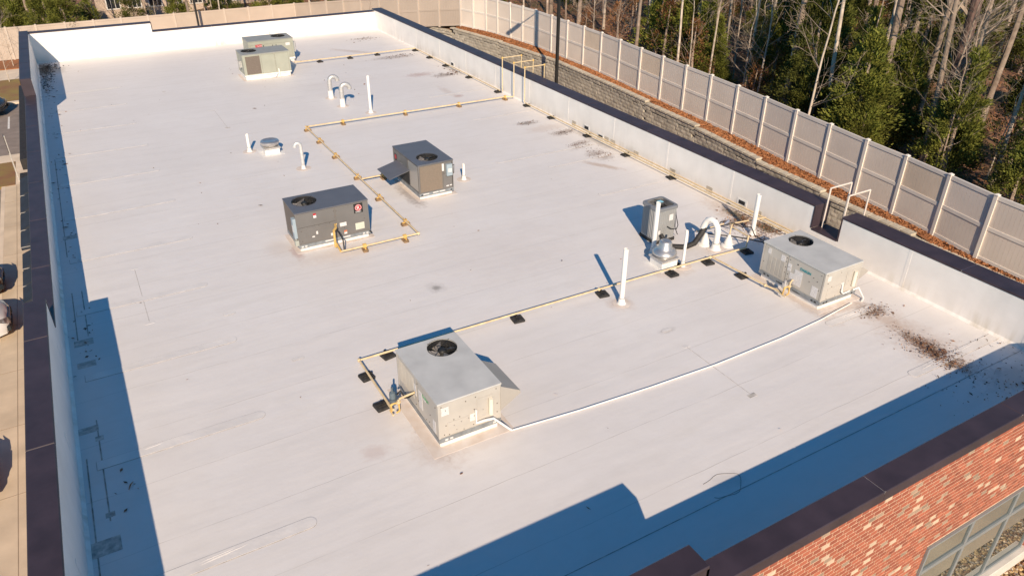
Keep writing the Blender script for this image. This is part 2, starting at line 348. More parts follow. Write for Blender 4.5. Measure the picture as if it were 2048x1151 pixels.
flat('straw_bed',-70,16,67.0,72,GZ+.16,STRAW)
flat('kerb_strip',-70,-2.3,57.1,57.45,GZ+.13,CONC2)
for i,(y) in enumerate((29.0,31.8,34.6,37.4,40.2)):
    struct(MB().box(-10,-4.75,y,y+.1,GZ+.001,GZ+.006).build('parking_line',LINE))
for i in range(1): struct(MB().box(-4.42,-4.32,51.6+i*3,54.2+i*3,GZ+.001,GZ+.006).build('parking_line',LINE))
# front yard: gravel, walkway, lawn
flat('front_path',-2.2,60,1.2,3.72,GZ+.05,CONC)
flat('front_lot',-2.2,90,-60,1.2,GZ,ASPH)
GRAV=mat('river gravel base',(.34,.24,.13),.9,var=.3,scale=25,bump=1,bscale=35,col2=(.12,.075,.04))
flat('gravel_bed',-2.2,26,3.72,4.6,GZ+.02,GRAV)
gs=MB(); rnd=random.Random(3)
ico=[(0,0,1),(.89,0,.45),(.28,.85,.45),(-.72,.53,.45),(-.72,-.53,.45),(.28,-.85,.45),(.72,.53,-.3),(-.28,.85,-.3),(-.89,0,-.3),(-.28,-.85,-.3),(.72,-.53,-.3)]
icf=[(0,1,2),(0,2,3),(0,3,4),(0,4,5),(0,5,1),(1,6,2),(2,7,3),(3,8,4),(4,9,5),(5,10,1),(2,6,7),(3,7,8),(4,8,9),(5,9,10),(1,10,6)]
for i in range(3400):
    x=rnd.uniform(9.5,18.5); y=rnd.uniform(3.74,4.38); r=rnd.uniform(.018,.042); a=rnd.random()*6.28; e=rnd.uniform(1,1.7); h=rnd.uniform(.5,.9)
    ca,sa=math.cos(a),math.sin(a); z=GZ+.02+r*.4+rnd.random()*.02
    gs.add([(x+(p[0]*e*ca-p[1]*sa)*r,y+(p[0]*e*sa+p[1]*ca)*r,z+p[2]*r*h) for p in ico],icf,rnd.choice((0,0,1,2,3)))
GM=[mat('tan pebble',(.50,.35,.17),.7,var=.1,island=True),mat('brown pebble',(.25,.14,.07),.7,var=.1,island=True),mat('cream pebble',(.68,.56,.40),.7,var=.1,island=True),mat('grey pebble',(.30,.26,.22),.7,var=.1,island=True)]
tag(gs.build('river_gravel',GM),'tan and brown river gravel at the foot of the red brick wall','gravel',kind='stuff')

# ------------------------------------------------------------------ building
B=thing('building','white flat roofed commercial building with plum copings and red brick front','building',(0,0,0))
XL,XR,YN,YF=-1.74,16.71,4.75,46.1
HL,HM,HH=1.53,.86,1.10
rm=MB(); 
rm.box(XL-.2,XR+.2,YN-.2,YF+.2,-.3,0); roof=rm.build('roof_membrane',MEM,B)
# parapet cores (white inside faces)
def core(x0,x1,y0,y1,z1,name='parapet'): return MB().box(x0,x1,y0,y1,-.28,z1).build(name,WALLW,B)
T=.05
core(XL-.35,XL,YN-.35,16.1,HL); core(XL-.35,XL,16.1,35.9,HM); core(XL-.35,XL,35.9,YF+.35,HL)
core(XL,4.0,YF,YF+.35,1.48); core(4.0,XR,YF,YF+.35,1.02)
core(XR,XR+.55,12.28,YF+.35,HH); core(XR,XR+.55,11.33,12.28,.42); core(XR,XR+.55,YN-.35,11.33,HH)
core(XL,5.42,YN-.35,YN,1.57); core(5.42,XR,YN-.35,YN,1.04)
for y in [6.2+3.05*i for i in range(14)]:
    if not 11.2<y<12.4: MB().box(XR-.0045,XR-.0005,y,y+.09,.05,HH-.01).build('wall_lap',WALLW,B)
for x in [1.0+3.05*i for i in range(6)]: MB().box(x,x+.09,YF-.0045,YF-.0005,.05,1.0).build('wall_lap',WALLW,B)
for y in [6.2+3.05*i for i in range(14)]: MB().box(XL+.0005,XL+.0045,y,y+.09,.05,.84).build('wall_lap',WALLW,B)
# thin cant strip of membrane at the wall feet
for (x0,x1,y0,y1,d) in ((XR-.06,XR,YN,YF,'x-'),(XL,XL+.06,YN,YF,'x+'),(XL,XR,YF-.06,YF,'y-')):
    z=.06
    if d=='x-': vs=[(x0,y0,.001),(x1,y0,z),(x1,y1,z),(x0,y1,.001)]
    elif d=='x+': vs=[(x0,y0,z),(x1,y0,.001),(x1,y1,.001),(x0,y1,z)]
    else: vs=[(x0,y0,.001),(x1,y0,.001),(x1,y1,z),(x0,y1,z)]
    mb=MB(); mb.add(vs,[(0,1,2,3)]); mb.build('cant_strip',WALLW,B)
# lower body walls (outside faces)
SIDE=mat('side brick',(.36,.12,.07),.85,var=.2,scale=6,bump=.3)
MB().box(XL-.36,XR+.50,YN-.345,YF+.36,GZ-.5,-.301).build('side_wall',SIDE,B)
MB().box(XL-.37,XL-.351,YN-.3,YF+.36,-.30,.8).build('side_wall',SIDE,B)
MB().box(XR+.551,XR+.57,YN-.3,YF+.36,-.30,.40).build('side_wall',SIDE,B)
# copings in lengths with open joints
def cope(x0,x1,y0,y1,z,ax,out,plen=3.05,skip=0):
    a,b=(x0,x1) if ax=='x' else (y0,y1); k=a
    while k<b-.02:
        e=min(k+plen,b); 
        if b-e<.4: e=b
        m=MB(); g=.006 if e<b else 0
        if ax=='x': X0,X1,Y0,Y1=k,e-g,y0,y1
        else: X0,X1,Y0,Y1=x0,x1,k,e-g
        m.bbox(X0,X1,Y0,Y1,z,z+T,.012)
        dz=.16
        if out=='y-': m.box(X0,X1,Y0,Y0+.012,z-dz,z-.001)
        if out=='y+': m.box(X0,X1,Y1-.012,Y1,z-dz,z-.001)
        if out=='x-': m.box(X0,X0+.012,Y0,Y1,z-dz,z-.001)
        if out=='x+': m.box(X1-.012,X1,Y0,Y1,z-dz,z-.001)
        m.build('coping',COPE,B)
        if e<b:
            m=MB()
            if ax=='x': m.box(e-.006,e,Y0+.005,Y1-.005,z-.01,z+T-.012)
            else: m.box(X0+.005,X1-.005,e-.006,e,z-.01,z+T-.012)
            m.build('coping_joint',GALV,B)
        k=e
o=.045
cope(XL-.35-o,XL+.01,YN-.35-o,16.1+o,HL,'y','x-',3.4)
cope(XL-.35-o,XL+.01,16.1+o,35.9-o,HM,'y','x-',3.05)
cope(XL-.35-o,XL+.01,35.9-o,YF+.35+o,HL,'y','x-',3.05)
cope(XL+.01,4.0+o,YF-.01,YF+.35+o,1.48,'x','y+')
cope(4.0+o,XR-.01,YF-.01,YF+.35+o,1.02,'x','y+')
cope(XR-.01,XR+.55+o,12.28-o,YF+.35+o,HH,'y','x+',3.66)
cope(XR-.01,XR+.55+o,YN-.35-o,11.33+o,HH,'y','x+',3.66)
cope(XR-.01,XR+.55+o,11.33+o,12.28-o,.42,'y','x+')
cope(XL+.01,5.42+o,YN-.35-o,YN+.01,1.57,'x','y-',3.66)
cope(5.42+o,XR-.01,YN-.35-o,YN+.01,1.04,'x','y-',3.66)
# vertical coping returns at the steps
def ret(x0,x1,y0,y1,z0,z1): MB().box(x0,x1,y0,y1,z0,z1).build('coping_return',COPE,B)
ret(XL-.35-o,XL+.01,35.9-o,35.9,HM+T,HL); ret(XL-.35-o,XL+.01,16.1,16.1+o,HM+T,HL)
ret(4.0,4.0+o,YF-.01,YF+.35+o,1.02+T,1.48); ret(5.42,5.42+o,YN-.35-o,YN+.01,1.04+T,1.57)
ret(XR-.01,XR+.55+o,12.28-o,12.28,.42+T,HH); ret(XR-.01,XR+.55+o,11.33,11.33+o,.42+T,HH)
# seam cover strips on the roof (capsule ended)
def capsule(x0,x1,y,w,z,grow=0,round0=False,round1=True):
    h=w/2+grow; pts=[]
    n=8
    if round1:
        for i in range(n+1):
            a=-math.pi/2+math.pi*i/n; pts.append((x1-h*.6+(h*.9+0)*math.cos(a),y+h*math.sin(a)))
    else: pts+=[(x1+grow,y-h),(x1+grow,y+h)]
    if round0:
        for i in range(n+1):
            a=math.pi/2+math.pi*i/n; pts.append((x0+h*.6+h*.9*math.cos(a),y+h*math.sin(a)))
    else: pts+=[(x0-grow,y+h),(x0-grow,y-h)]
    m=MB(); vs=[(p[0],p[1],0.0005) for p in pts]+[(p[0],p[1],z) for p in pts]; k=len(pts)
    m.add(vs,[tuple(range(k,2*k))]+[(i,(i+1)%k,k+(i+1)%k,k+i) for i in range(k)]); return m
rs=random.Random(11)
def strip(x0,x1,y,w=.24,r0=False,r1=True):
    capsule(x0,x1,y,w,.0035,.009,r0,r1).build('seam_edge',DIRTE,roof)
    s=capsule(x0,x1,y,w,.008,0,r0,r1).build('seam_strip',PATCH,roof)
    # wrinkle ridges in the strip
    for k in range(3 if y<10 else (1 if y<13 else 0)):
        a=rs.uniform(x0+.2,x1-1.0); L=rs.uniform(.4,.9); yy=y+rs.uniform(-.03,.05)
        m=MB(); m.tube([(a,yy,.003),(a+L*.3,yy+.02,.006),(a+L*.7,yy+.03,.007),(a+L,yy+.06,.003)],[.003,.007,.006,.003],6); m.build('wrinkle',PATCH,s,smooth=True)
for k,(y) in enumerate((9.15,12.3,15.25,18.15,21.15,24.2,27.2,30.2,33.2,36.3,39.3)):
    strip(-1.45,1.55+rs.uniform(-.08,.08),y)
for x0,x1,y in ((13.7,16.65,6.84),(13.6,16.6,17.95),(13.5,16.3,20.85),(12.1,16.35,22.1),(13.6,16.5,26.9),(13.4,16.5,30.8)): strip(x0,x1,y,.22,True,False)
strip(13.75,15.3,9.05,.2,True,True)
# long thin seams along the left edge and cross patches
for x,y0,y1 in ((-1.60,8.5,12.6),(-1.36,10.8,13.7),(-1.5,16.9,19.3),(-1.28,17.0,19.3),(-1.5,21.5,30.0)):
    m=MB().box(x-.012,x+.012,y0,y1,.0005,.003); m.build('seam_edge',DIRTE,roof)
for x,y,a,b in ((-1.5,10.25,.36,.34),(-1.55,13.45,.30,.2),(-1.42,15.8,.3,.22),(-1.42,16.75,.32,.26),(-1.4,22.8,.3,.25),(-1.36,10.95,.12,.12),(-1.36,13.1,.12,.14)):
    MB().box(x-a*.5,x+a*.7,y-b/2,y+b/2,.0005,.0045).build('seam_patch',TPATCH,roof)
for (x,y0,y1) in ((0.0,16.9,19.9),(4.6,30.7,33.4),(10.25,8.0,10.0)):
    MB().box(x-.006,x+.006,y0,y1,.0005,.0025).build('seam_edge',TPATCH,roof)
    MB().box(x-.10,x+.10,y0-.05,y0+.05,.0005,.0045).build('seam_patch',TPATCH if x else PATCH,roof)
    MB().box(x-.08,x+.08,y1-.04,y1+.05,.0005,.0045).build('seam_patch',PATCH,roof)
for (x,y) in ((1.7,16.4),(10.3,10.72),(4.5,33.4),(2.6,13.8)): capsule(x-.12,x+.12,y,.1,.005,.006,True,True).build('seam_patch',DIRTE,roof); capsule(x-.12,x+.12,y,.1,.007,0,True,True).build('seam_patch',PATCH,roof)
# curved scuffed seam outline near the front shadow
cv=[]; 
for i in range(22):
    a=-2.6+i*.23; cv.append((7.95+.42*math.cos(a)*(1+.12*math.sin(3*a)),6.42+.24*math.sin(a)*(1+.1*math.cos(5*a)),.003))
MB().tube(cv,.0035,5).build('scribed_line',SEAM,roof)
# continuous seam under the front shadow
MB().box(XL,XR,6.20,6.212,.0005,.004).build('seam_edge',DIRTE,roof); MB().box(9.7,XR,5.28,5.292,.0005,.004).build('seam_edge',DIRTE,roof)
# overflow scuppers in the right parapet
for y,z in ((35.2,.12),(23.2,.20),(22.25,.12),(14.85,.22)):
    s=MB(); s.box(XR-.012,XR-.001,y-.20,y+.20,z-.09,z+.13); f=s.build('scupper_flange',CURB,B)
    MB().box(XR-.016,XR-.0125,y-.13,y+.13,z-.04,z+.08).build('scupper_opening',DARK,f)
for y in (24.1,21.9,21.5,20.1,18.1,16.3,14.2):
    MB().box(XR-.006,XR-.001,y-.16,y+.12,.03,.24).build('wall_patch',mat('stained wall patch',(.60,.53,.43),.7,var=.2,scale=7),B)

# ---- front brick wall
FW=MB().box(XL-.36,XR+.52,YN-.352,YN-.34,GZ-.3,.99).build('front_wall',mat('mortar',(.70,.47,.33),.95,var=.15,scale=10),B)
YB=YN-.352
WX0,WX1,WZ0,WZ1=11.32,15.72,-3.92,-1.45
BR1=mat('red brick',(.34,.098,.057),.85,var=.12,scale=8,bump=.3,bscale=30,randobj=.10)
BR2=mat('orange red brick',(.42,.125,.070),.85,var=.12,scale=8,bump=.3,bscale=30,randobj=.10)
BR3=mat('cream brick',(.62,.47,.34),.85,var=.1,scale=8,bump=.4,randobj=.1)
BR4=mat('taupe brick',(.37,.26,.185),.85,var=.15,scale=8,bump=.4,randobj=.2)
BM=[BR1,BR2,BR3,BR4]; BL,BH,BT=.180,.1016,.004
CH=.080
bricks=[]; rb=random.Random(5)
nz=int((.93-GZ)/BH)
for j in range(nz):
    z=.93-(j+1)*BH+.006
    off=(j%2)*BL/2
    x=XL-.40-off
    while x<XR+.50:
        x0=max(x,XL-.36); x1=min(x+BL-.016,XR+.515); x+=BL
        if x1-x0<.03: continue
        zc=z+CH/2; top=1.46 if x0<5.2 else .93
        if WZ0-.4<zc<WZ1+.01:
            if x0<WX1 and x1>WX0:
                if x0<WX0-.03: x1=min(x1,WX0)
                elif x1>WX1+.03: x0=max(x0,WX1)
                else: continue
                if x1-x0<.03: continue
        r=rb.random()
        # clustered cream and taupe bricks
        k=2 if r>.95 else (3 if r>.87 else (1 if r>.45 else 0))
        bricks.append((x0,x1,z,k,rb.uniform(0,.0015)))
for j in range(5):
    z=.93+j*BH+.006; off=((j+1)%2)*BL/2; x=XL-.40-off
    while x<5.2:
        x0=max(x,XL-.36); x1=min(x+BL-.016,5.36); x+=BL
        if x1-x0<.03: continue
        r=rb.random(); bricks.append((x0,x1,z,2 if r>.955 else (3 if r>.87 else (1 if r>.45 else 0)),rb.uniform(0,.0015)))
MB().box(XL-.35,5.40,YN-.351,YN-.345,.99,1.55).build('front_wall_top',MATS['mortar'],B)
def vis(b):
    c=((b[0]+b[1])/2,YB-.01,b[2]+CH/2); return inframe(c,-4)
bv=[b for b in bricks if vis(b) and b[1]-b[0]>.15]; bv.sort(key=lambda b:(Vector(((b[0]+b[1])/2,YB,b[2]))-Vector((0,0,9.5))).length)
near=bv[:300]; ns=set(id(b) for b in near)
proto=[]
for k in range(4):
    m=MB().bbox(0,BL-.016,-BT,0.0,0,CH,.003); proto.append(m.mesh('brick',BM[k]))
for b in near:
    link('brick',proto[b[3]],FW,(b[0],YB-b[4],b[2]))
st=MB()
for b in bricks:
    if id(b) in ns: continue
    st.box(b[0],b[1],YB-BT-b[4],YB+.002,b[2],b[2]+CH,b[3])
BMI=[mat(m.name+' laid',c,.85,var=.15,scale=8,bump=.4,bscale=30,island=True,randobj=.15) for m,c in zip(BM,((.34,.098,.057),(.42,.125,.070),(.62,.47,.34),(.37,.26,.185)))]
s=st.build('bricks_beyond',BMI,FW); s['kind']='stuff'
# ---- window
GL=bpy.data.materials.new('reflective window glass'); GL.use_nodes=True; g=GL.node_tree.nodes['Principled BSDF']
g.inputs['Base Color'].default_value=(.30,.33,.31,1); g.inputs['Metallic'].default_value=.85; g.inputs['Roughness'].default_value=.02
FRM=mat('grey aluminium frame',(.26,.28,.29),.45,.2,var=.04)
win=MB().box(WX0,WX1,YB-.006,YB-.002,WZ0,WZ1).build('window',BLKL,B)
fy0,fy1=YB-.05,YB+.01
def bar(n,x0,x1,z0,z1,d=0): MB().box(x0,x1,fy0-d,fy1,z0,z1).build(n,FRM,win)
bar('frame',WX0,WX0+.06,WZ0,WZ1); bar('frame',WX1-.06,WX1,WZ0,WZ1); bar('frame',WX0+.06,WX1-.06,WZ0,WZ0+.07); bar('frame',WX0+.06,WX1-.06,WZ1-.05,WZ1)
XM=(12.72,14.24)
bar('transom',WX0+.06,WX1-.06,-2.19,-2.09,.004)
for x in XM: bar('mullion',x-.045,x+.045,WZ0+.07,-2.19); bar('mullion',x-.045,x+.045,-2.09,WZ1-.05)
xs=[WX0+.06,XM[0]-.045,XM[0]+.045,XM[1]-.045,XM[1]+.045,WX1-.06]
for i in range(3):
    for z0,z1 in ((WZ0+.07,-2.19),(-2.09,WZ1-.05)):
        MB().box(xs[2*i],xs[2*i+1],YB-.024,YB-.018,z0,z1).build('pane',GL,win)
MB().bbox(WX0-.1,WX1+.12,YB-.16,YB+.001,WZ0-.34,WZ0-.004,.01).build('window_sill',mat('cast stone sill',(.62,.56,.50),.8,var=.06),B)
# ---- awnings and canopy along the left side
NAVY=mat('navy awning canvas',(.020,.028,.045),.8,var=.15); REDT=mat('red awning valance',(.26,.03,.03),.8)
def awning(y0,y1,z,x1=-2.16,pr=.78,name='awning'):
    m=MB(); m.add([(x1,y0,z+.30),(x1,y1,z+.30),(x1-pr,y1,z),(x1-pr,y0,z),(x1,y0,z-.1),(x1,y1,z-.1),(x1-pr,y1,z-.12),(x1-pr,y0,z-.12)],[(0,1,2,3),(4,7,6,5),(3,2,6,7),(0,3,7,4),(1,5,6,2),(0,4,5,1)])
    a=m.build(name,NAVY,B); MB().box(x1-.22,x1-.16,y0+.02,y1-.02,z+.22,z+.26).build('valance',REDT,a)
    MB().box(x1-pr-.01,x1-.2,y0-.02,y0-.002,z-.02,z+.0).build('awning_bar',GALV,a)
MB().bbox(-2.98,-2.13,35.3,48.2,-1.9,-1.45,.02).build('canopy',BLK,B)
MB().bbox(-2.96,-2.13,31.0,33.3,-1.7,-1.35,.02).build('canopy',BLK,B)
for i,(a,b) in enumerate(((30.6,32.4),(28.9,30.4),(27.3,28.7),(25.9,27.1),(24.6,25.7),(23.4,24.4),(22.3,23.3))): awning(a,b,-1.3 if i<4 else -1.45)

# ------------------------------------------------------------------ right bank: retaining wall, pine straw, fence
# fence post positions, measured in metres (x,y,ground z)
FP=[(25.77,52.57,-1.75),(26.19,51.32,-1.79),(26.66,50.2,-1.83),(26.95,48.99,-1.87),(27.25,47.58,-1.92),(27.45,46.3,-1.96),(27.66,44.95,-2.0),(27.69,42.97,-2.04),(27.70,41.11,-2.08),(27.73,39.31,-2.12),(27.72,37.45,-2.16),(27.62,35.47,-2.2),(27.48,33.35,-2.25),(27.38,31.35,-2.29),(27.27,29.36,-2.33),(27.18,27.4,-2.37),(27.06,25.45,-2.41),(26.88,23.5,-2.45),(26.64,21.5,-2.49),(26.46,19.54,-2.53),(26.27,17.6,-2.58),(26.13,15.75,-2.62),(25.88,13.84,-2.66),(25.6,11.99,-2.7)]
FP+= [(25.6-.12*(k+1),11.99-1.96*(k+1),-2.7-.03*(k+1)) for k in range(6)]
BPTS=[(25.77,52.57,-1.75)]
for k in range(1,10): f=k/9; BPTS.append((25.77+(18-25.77)*f,52.57+(70-52.57)*f,-1.75+(-4.45+1.75)*f))
for k in range(1,20): BPTS.append((18-2*k,70+.0*k,-4.45))
def fxz(y):
    P=FP
    if y>=P[0][1]: return P[0][0],P[0][2]
    for a,b in zip(P,P[1:]):
        if b[1]<=y<=a[1]:
            f=(a[1]-y)/(a[1]-b[1]); return a[0]+(b[0]-a[0])*f,a[2]+(b[2]-a[2])*f
    return P[-1][0],P[-1][2]
def hgt(x,y):
    if y<=52.57: z=fxz(y)[1]; d=max(0,x-fxz(y)[0])
    else:
        f=min(1,max(0,(25.77-x)/7.77)); f=f*f*(3-2*f) if x>18 else 1; z=-1.75*(1-f)-4.45*f
        fy=52.57 if x>25.77 else (70 if x<18 else 52.57+(25.77-x)/7.77*17.43); d=max(0,y-fy)
    k=min(1,d/5)
    return z-.06+k*(.35*math.sin(x*.21+y*.13)+.2*math.sin(x*.5-y*.37)+.1*math.sin(y*.9+x*.7))-min(d,60)*.012
def grid(name,rows,m):
    mb=MB(); nr=len(rows); nc=len(rows[0]); vs=[v for r in rows for v in r]
    mb.add(vs,[(i*nc+j,i*nc+j+1,(i+1)*nc+j+1,(i+1)*nc+j) for i in range(nr-1) for j in range(nc-1)]); return mb.build(name,m,smooth=True)
ts=[0,.5,1,2,3,4.5,6,8,10,12.5,15,18,22,26,31,37,45,55,70,90,130]
rows=[]
for i in range(46):
    y=52.57-i*1.6; fx=fxz(y)[0]; rows.append([(fx-.02+t,y,hgt(fx+t,y)) for t in ts])
tsx=[-90,-60,-40]+[-30+2*i for i in range(24)]+[18+.97*i for i in range(1,8)]+[25.75+t for t in ts]
rows2=[]
for t in [0,.5,1,2,3.5,5,7,9,11.5,14,17,20,24,28,33,39,46,55,70,95,140]:
    r=[]
    for x in tsx:
        fy=52.57 if x>=25.75 else (70 if x<=18 else 52.57+(25.77-x)/7.77*17.43)
        r.append((x,fy+t,hgt(x,fy+t)))
    rows2.append(r)
struct(grid('woods_floor',rows,LITTER)); struct(grid('woods_floor',rows2,LITTER))

# retaining wall line (x,y,top z)
RW=[(24.2,57.0,-2.2),(25.3,53.2,-1.95),(26.05,48.3,-1.95),(26.2,47.4,-2.0),(26.7,41.0,-2.0),(26.4,34.95,-2.0),(26.1,30.85,-2.12),(25.85,26.7,-2.24),(25.3,22.0,-2.36),(25.1,18.25,-2.5),(25.0,14.0,-2.65),(24.9,9.0,-2.8),(24.8,2.0,-2.95)]
tw=thing('retaining_wall','long grey split face block retaining wall stepping down behind the right parapet','retaining wall',(26,30,GZ))
off=Vector((26,30,GZ))
def rwp(s):  # arclength -> point,dir
    acc=0
    for a,b in zip(RW,RW[1:]):
        L=math.hypot(b[0]-a[0],b[1]-a[1])
        if s<=acc+L or b is RW[-1]:
            f=(s-acc)/L; return (a[0]+(b[0]-a[0])*f,a[1]+(b[1]-a[1])*f,a[2],((b[0]-a[0])/L,(b[1]-a[1])/L))
        acc+=L
RWL=sum(math.hypot(b[0]-a[0],b[1]-a[1]) for a,b in zip(RW,RW[1:]))
blk=[]; rw=random.Random(8)
BW,BHH=.46,.20
s0=0
while s0<RWL-.1:
    x,y,zt,d=rwp(s0+BW/2); n=int((zt-GZ)/BHH)+1
    for j in range(n):
        sh=(BW/2 if j%2 else 0); px,py,_,dd=rwp(min(RWL-.01,s0+sh+BW/2)); sb=j*.010   # batter: lower courses stand forward (-x)
        blk.append((px,py,zt-.10-(j+1)*BHH,dd,sb,j))
    s0+=BW
def rvis(b):
    px,py,pz=b[0],b[1],b[2]+.1; t=17.36/px; za=9.5+(pz-9.5)*t; ya=py*t
    return inframe((px,py,pz),-6) and za>1.16 and ya<46.2
vb=[b for b in blk if rvis(b)]; vb.sort(key=lambda b:(Vector(b[:3])-Vector((0,0,9.5))).length); nb=vb[:300]; nid=set(id(b) for b in nb)
def block_mesh(seed):
    r=random.Random(seed); m=MB(); W=BW-.008; H=BHH-.007
    # rough split face: 4x3 grid on -normal side
    vs=[];nx,nz=5,3
    for k in range(nz):
        for i in range(nx):
            e=(i in(0,nx-1)) or (k in (0,nz-1)); vs.append((-W/2+W*i/(nx-1),-(.0 if e else r.uniform(.006,.02)),H*k/(nz-1)))
    fs=[(k*nx+i,k*nx+i+1,(k+1)*nx+i+1,(k+1)*nx+i) for k in range(nz-1) for i in range(nx-1)]
    o=len(vs); vs+=[(-W/2,.28,0),(W/2,.28,0),(W/2,.28,H),(-W/2,.28,H)]
    fs+=[(nx*(nz-1)+0,)+tuple(nx*(nz-1)+i for i in range(1,nx))+(o+2,o+3), (0,o,o+1)+tuple(nx-1-i for i in range(0,nx-1)), (0,nx,2*nx,o+3,o),(nx-1,o+1,o+2,3*nx-1,2*nx-1)]
    m.add(vs,fs); return m
BMs=[block_mesh(i) for i in range(5)]; bms=[b.mesh('block',BLOCK) for b in BMs]
stf=MB()
for b in blk:
    dx,dy=b[3]; ang=math.atan2(-dy,-dx)   # local -y must face -x side
    nrm=Vector((dy,-dx)) ; 
    if nrm.x>0: nrm=-nrm
    p=Vector((b[0],b[1]))+nrm*b[4]; rr=rw.uniform(-.008,.012); p+=nrm*rr
    k=rw.randrange(5)
    if id(b) in nid:
        o=link('block',bms[k],tw,(p.x-off.x,p.y-off.y,b[2]-off.z)); o.rotation_euler=(0,0,ang+math.pi if False else math.atan2(dy,dx))
        if (Matrix.Rotation(o.rotation_euler.z,2)@Vector((0,-1))).x>0: o.rotation_euler.z+=math.pi
    else:
        a=math.atan2(dy,dx)
        if (Matrix.Rotation(a,2)@Vector((0,-1))).x>0: a+=math.pi
        ca,sa=math.cos(a),math.sin(a)
        stf.add([(p.x-off.x+v[0]*ca-v[1]*sa,p.y-off.y+v[0]*sa+v[1]*ca,b[2]-off.z+v[2]) for v in BMs[k].v],BMs[k].f)
o=stf.build('blocks_beyond',mat('split face block laid',(.56,.51,.42),.9,var=.2,scale=4,bump=1,bscale=9,col2=(.40,.36,.29),island=True,randobj=.18),tw); o['kind']='stuff'
# cap course
capm=MB().bbox(-.228,.228,-.045,.30,0,.095,.012).mesh('cap_block',CAPB)
s0=0; ncap=0
while s0<RWL-.1:
    x,y,zt,d=rwp(s0+.235); o=link('cap_block',capm,tw,(x-off.x,y-off.y,zt-.083-off.z)); a=math.atan2(d[1],d[0])
    if (Matrix.Rotation(a,2)@Vector((0,-1))).x>0: a+=math.pi
    o.rotation_euler=(0,0,a); s0+=.47
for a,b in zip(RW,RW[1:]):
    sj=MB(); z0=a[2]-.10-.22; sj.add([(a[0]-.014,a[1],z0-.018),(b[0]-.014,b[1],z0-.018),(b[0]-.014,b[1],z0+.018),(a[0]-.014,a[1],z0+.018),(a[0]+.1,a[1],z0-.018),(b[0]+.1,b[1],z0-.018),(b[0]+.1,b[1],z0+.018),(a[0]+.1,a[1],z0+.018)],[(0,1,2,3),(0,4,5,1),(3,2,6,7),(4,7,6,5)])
    o=sj.build('shadow_gap_strip',BLK,tw); o.location=-off  # black strip put in for the shadow line in the gap below the cap
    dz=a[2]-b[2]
core_=MB()
for a,b in zip(RW,RW[1:]):
    for (p,q) in ((a,b),): 
        core_.add([(p[0]+.12,p[1],GZ-.5),(q[0]+.12,q[1],GZ-.5),(q[0]+.12,q[1],p[2]-.12),(p[0]+.12,p[1],p[2]-.12),(p[0]+.3,p[1],GZ-.5),(q[0]+.3,q[1],GZ-.5),(q[0]+.3,q[1],p[2]-.12),(p[0]+.3,p[1],p[2]-.12)],[(0,1,2,3),(4,7,6,5),(3,2,6,7)])
core_.add([],[]); o=core_.build('wall_core',DIRTE,tw); o.location=-off
# straw bank between wall and fence
rows=[]
for i in range(60):
    y=57-i*1.0; 
    # find wall x at y
    for a,b in zip(RW,RW[1:]):
        if b[1]<=y<=a[1]: f=(a[1]-y)/(a[1]-b[1]); wx=a[0]+(b[0]-a[0])*f; wz=a[2]; break
    fx,fz=fxz(min(y,52.5)); 
    if y>52.5: fx=wx+1.5+ (y-52.5)*.0
    r=[]
    for k in range(7):
        f=k/6; r.append((wx+.24+(fx+.05-wx-.24)*f,y,wz-.05+(fz-.02-wz+.05)*f+(.03*math.sin(y*3.1+k*1.7)+.02*math.sin(y*7+k))*(0 if k in(0,) else 1)))
    rows.append(r)
struct(grid('pine_straw_bank',rows,STRAW))
ss=MB(); r_=random.Random(21)
for i in range(15000):
    y=r_.uniform(9,53); 
    for a,b in zip(RW,RW[1:]):
        if b[1]<=y<=a[1]: f=(a[1]-y)/(a[1]-b[1]); wx=a[0]+(b[0]-a[0])*f; wz=a[2]; break
    fx,fz=fxz(min(y,52.5)); f=r_.random(); x=wx+.24+(fx-wx-.24)*f; z=wz-.03+(fz-wz+.03)*f
    a=r_.random()*6.28; L=r_.uniform(.06,.16); c,s_=math.cos(a)*L,math.sin(a)*L; h=r_.uniform(.01,.09)
    ss.add([(x-c,y-s_,z),(x+c*.1-s_*.12,y+s_*.1+c*.12,z+h),(x+c,y+s_,z+h*.5)],[(0,1,2)])
tag(ss.build('pine_straw',[mat('loose straw',(.36,.165,.075),.9,col2=(.25,.09,.03),scale=5,var=.2,island=True)]),'orange brown pine straw lying between the block wall and the vinyl fence','pine straw',kind='stuff')

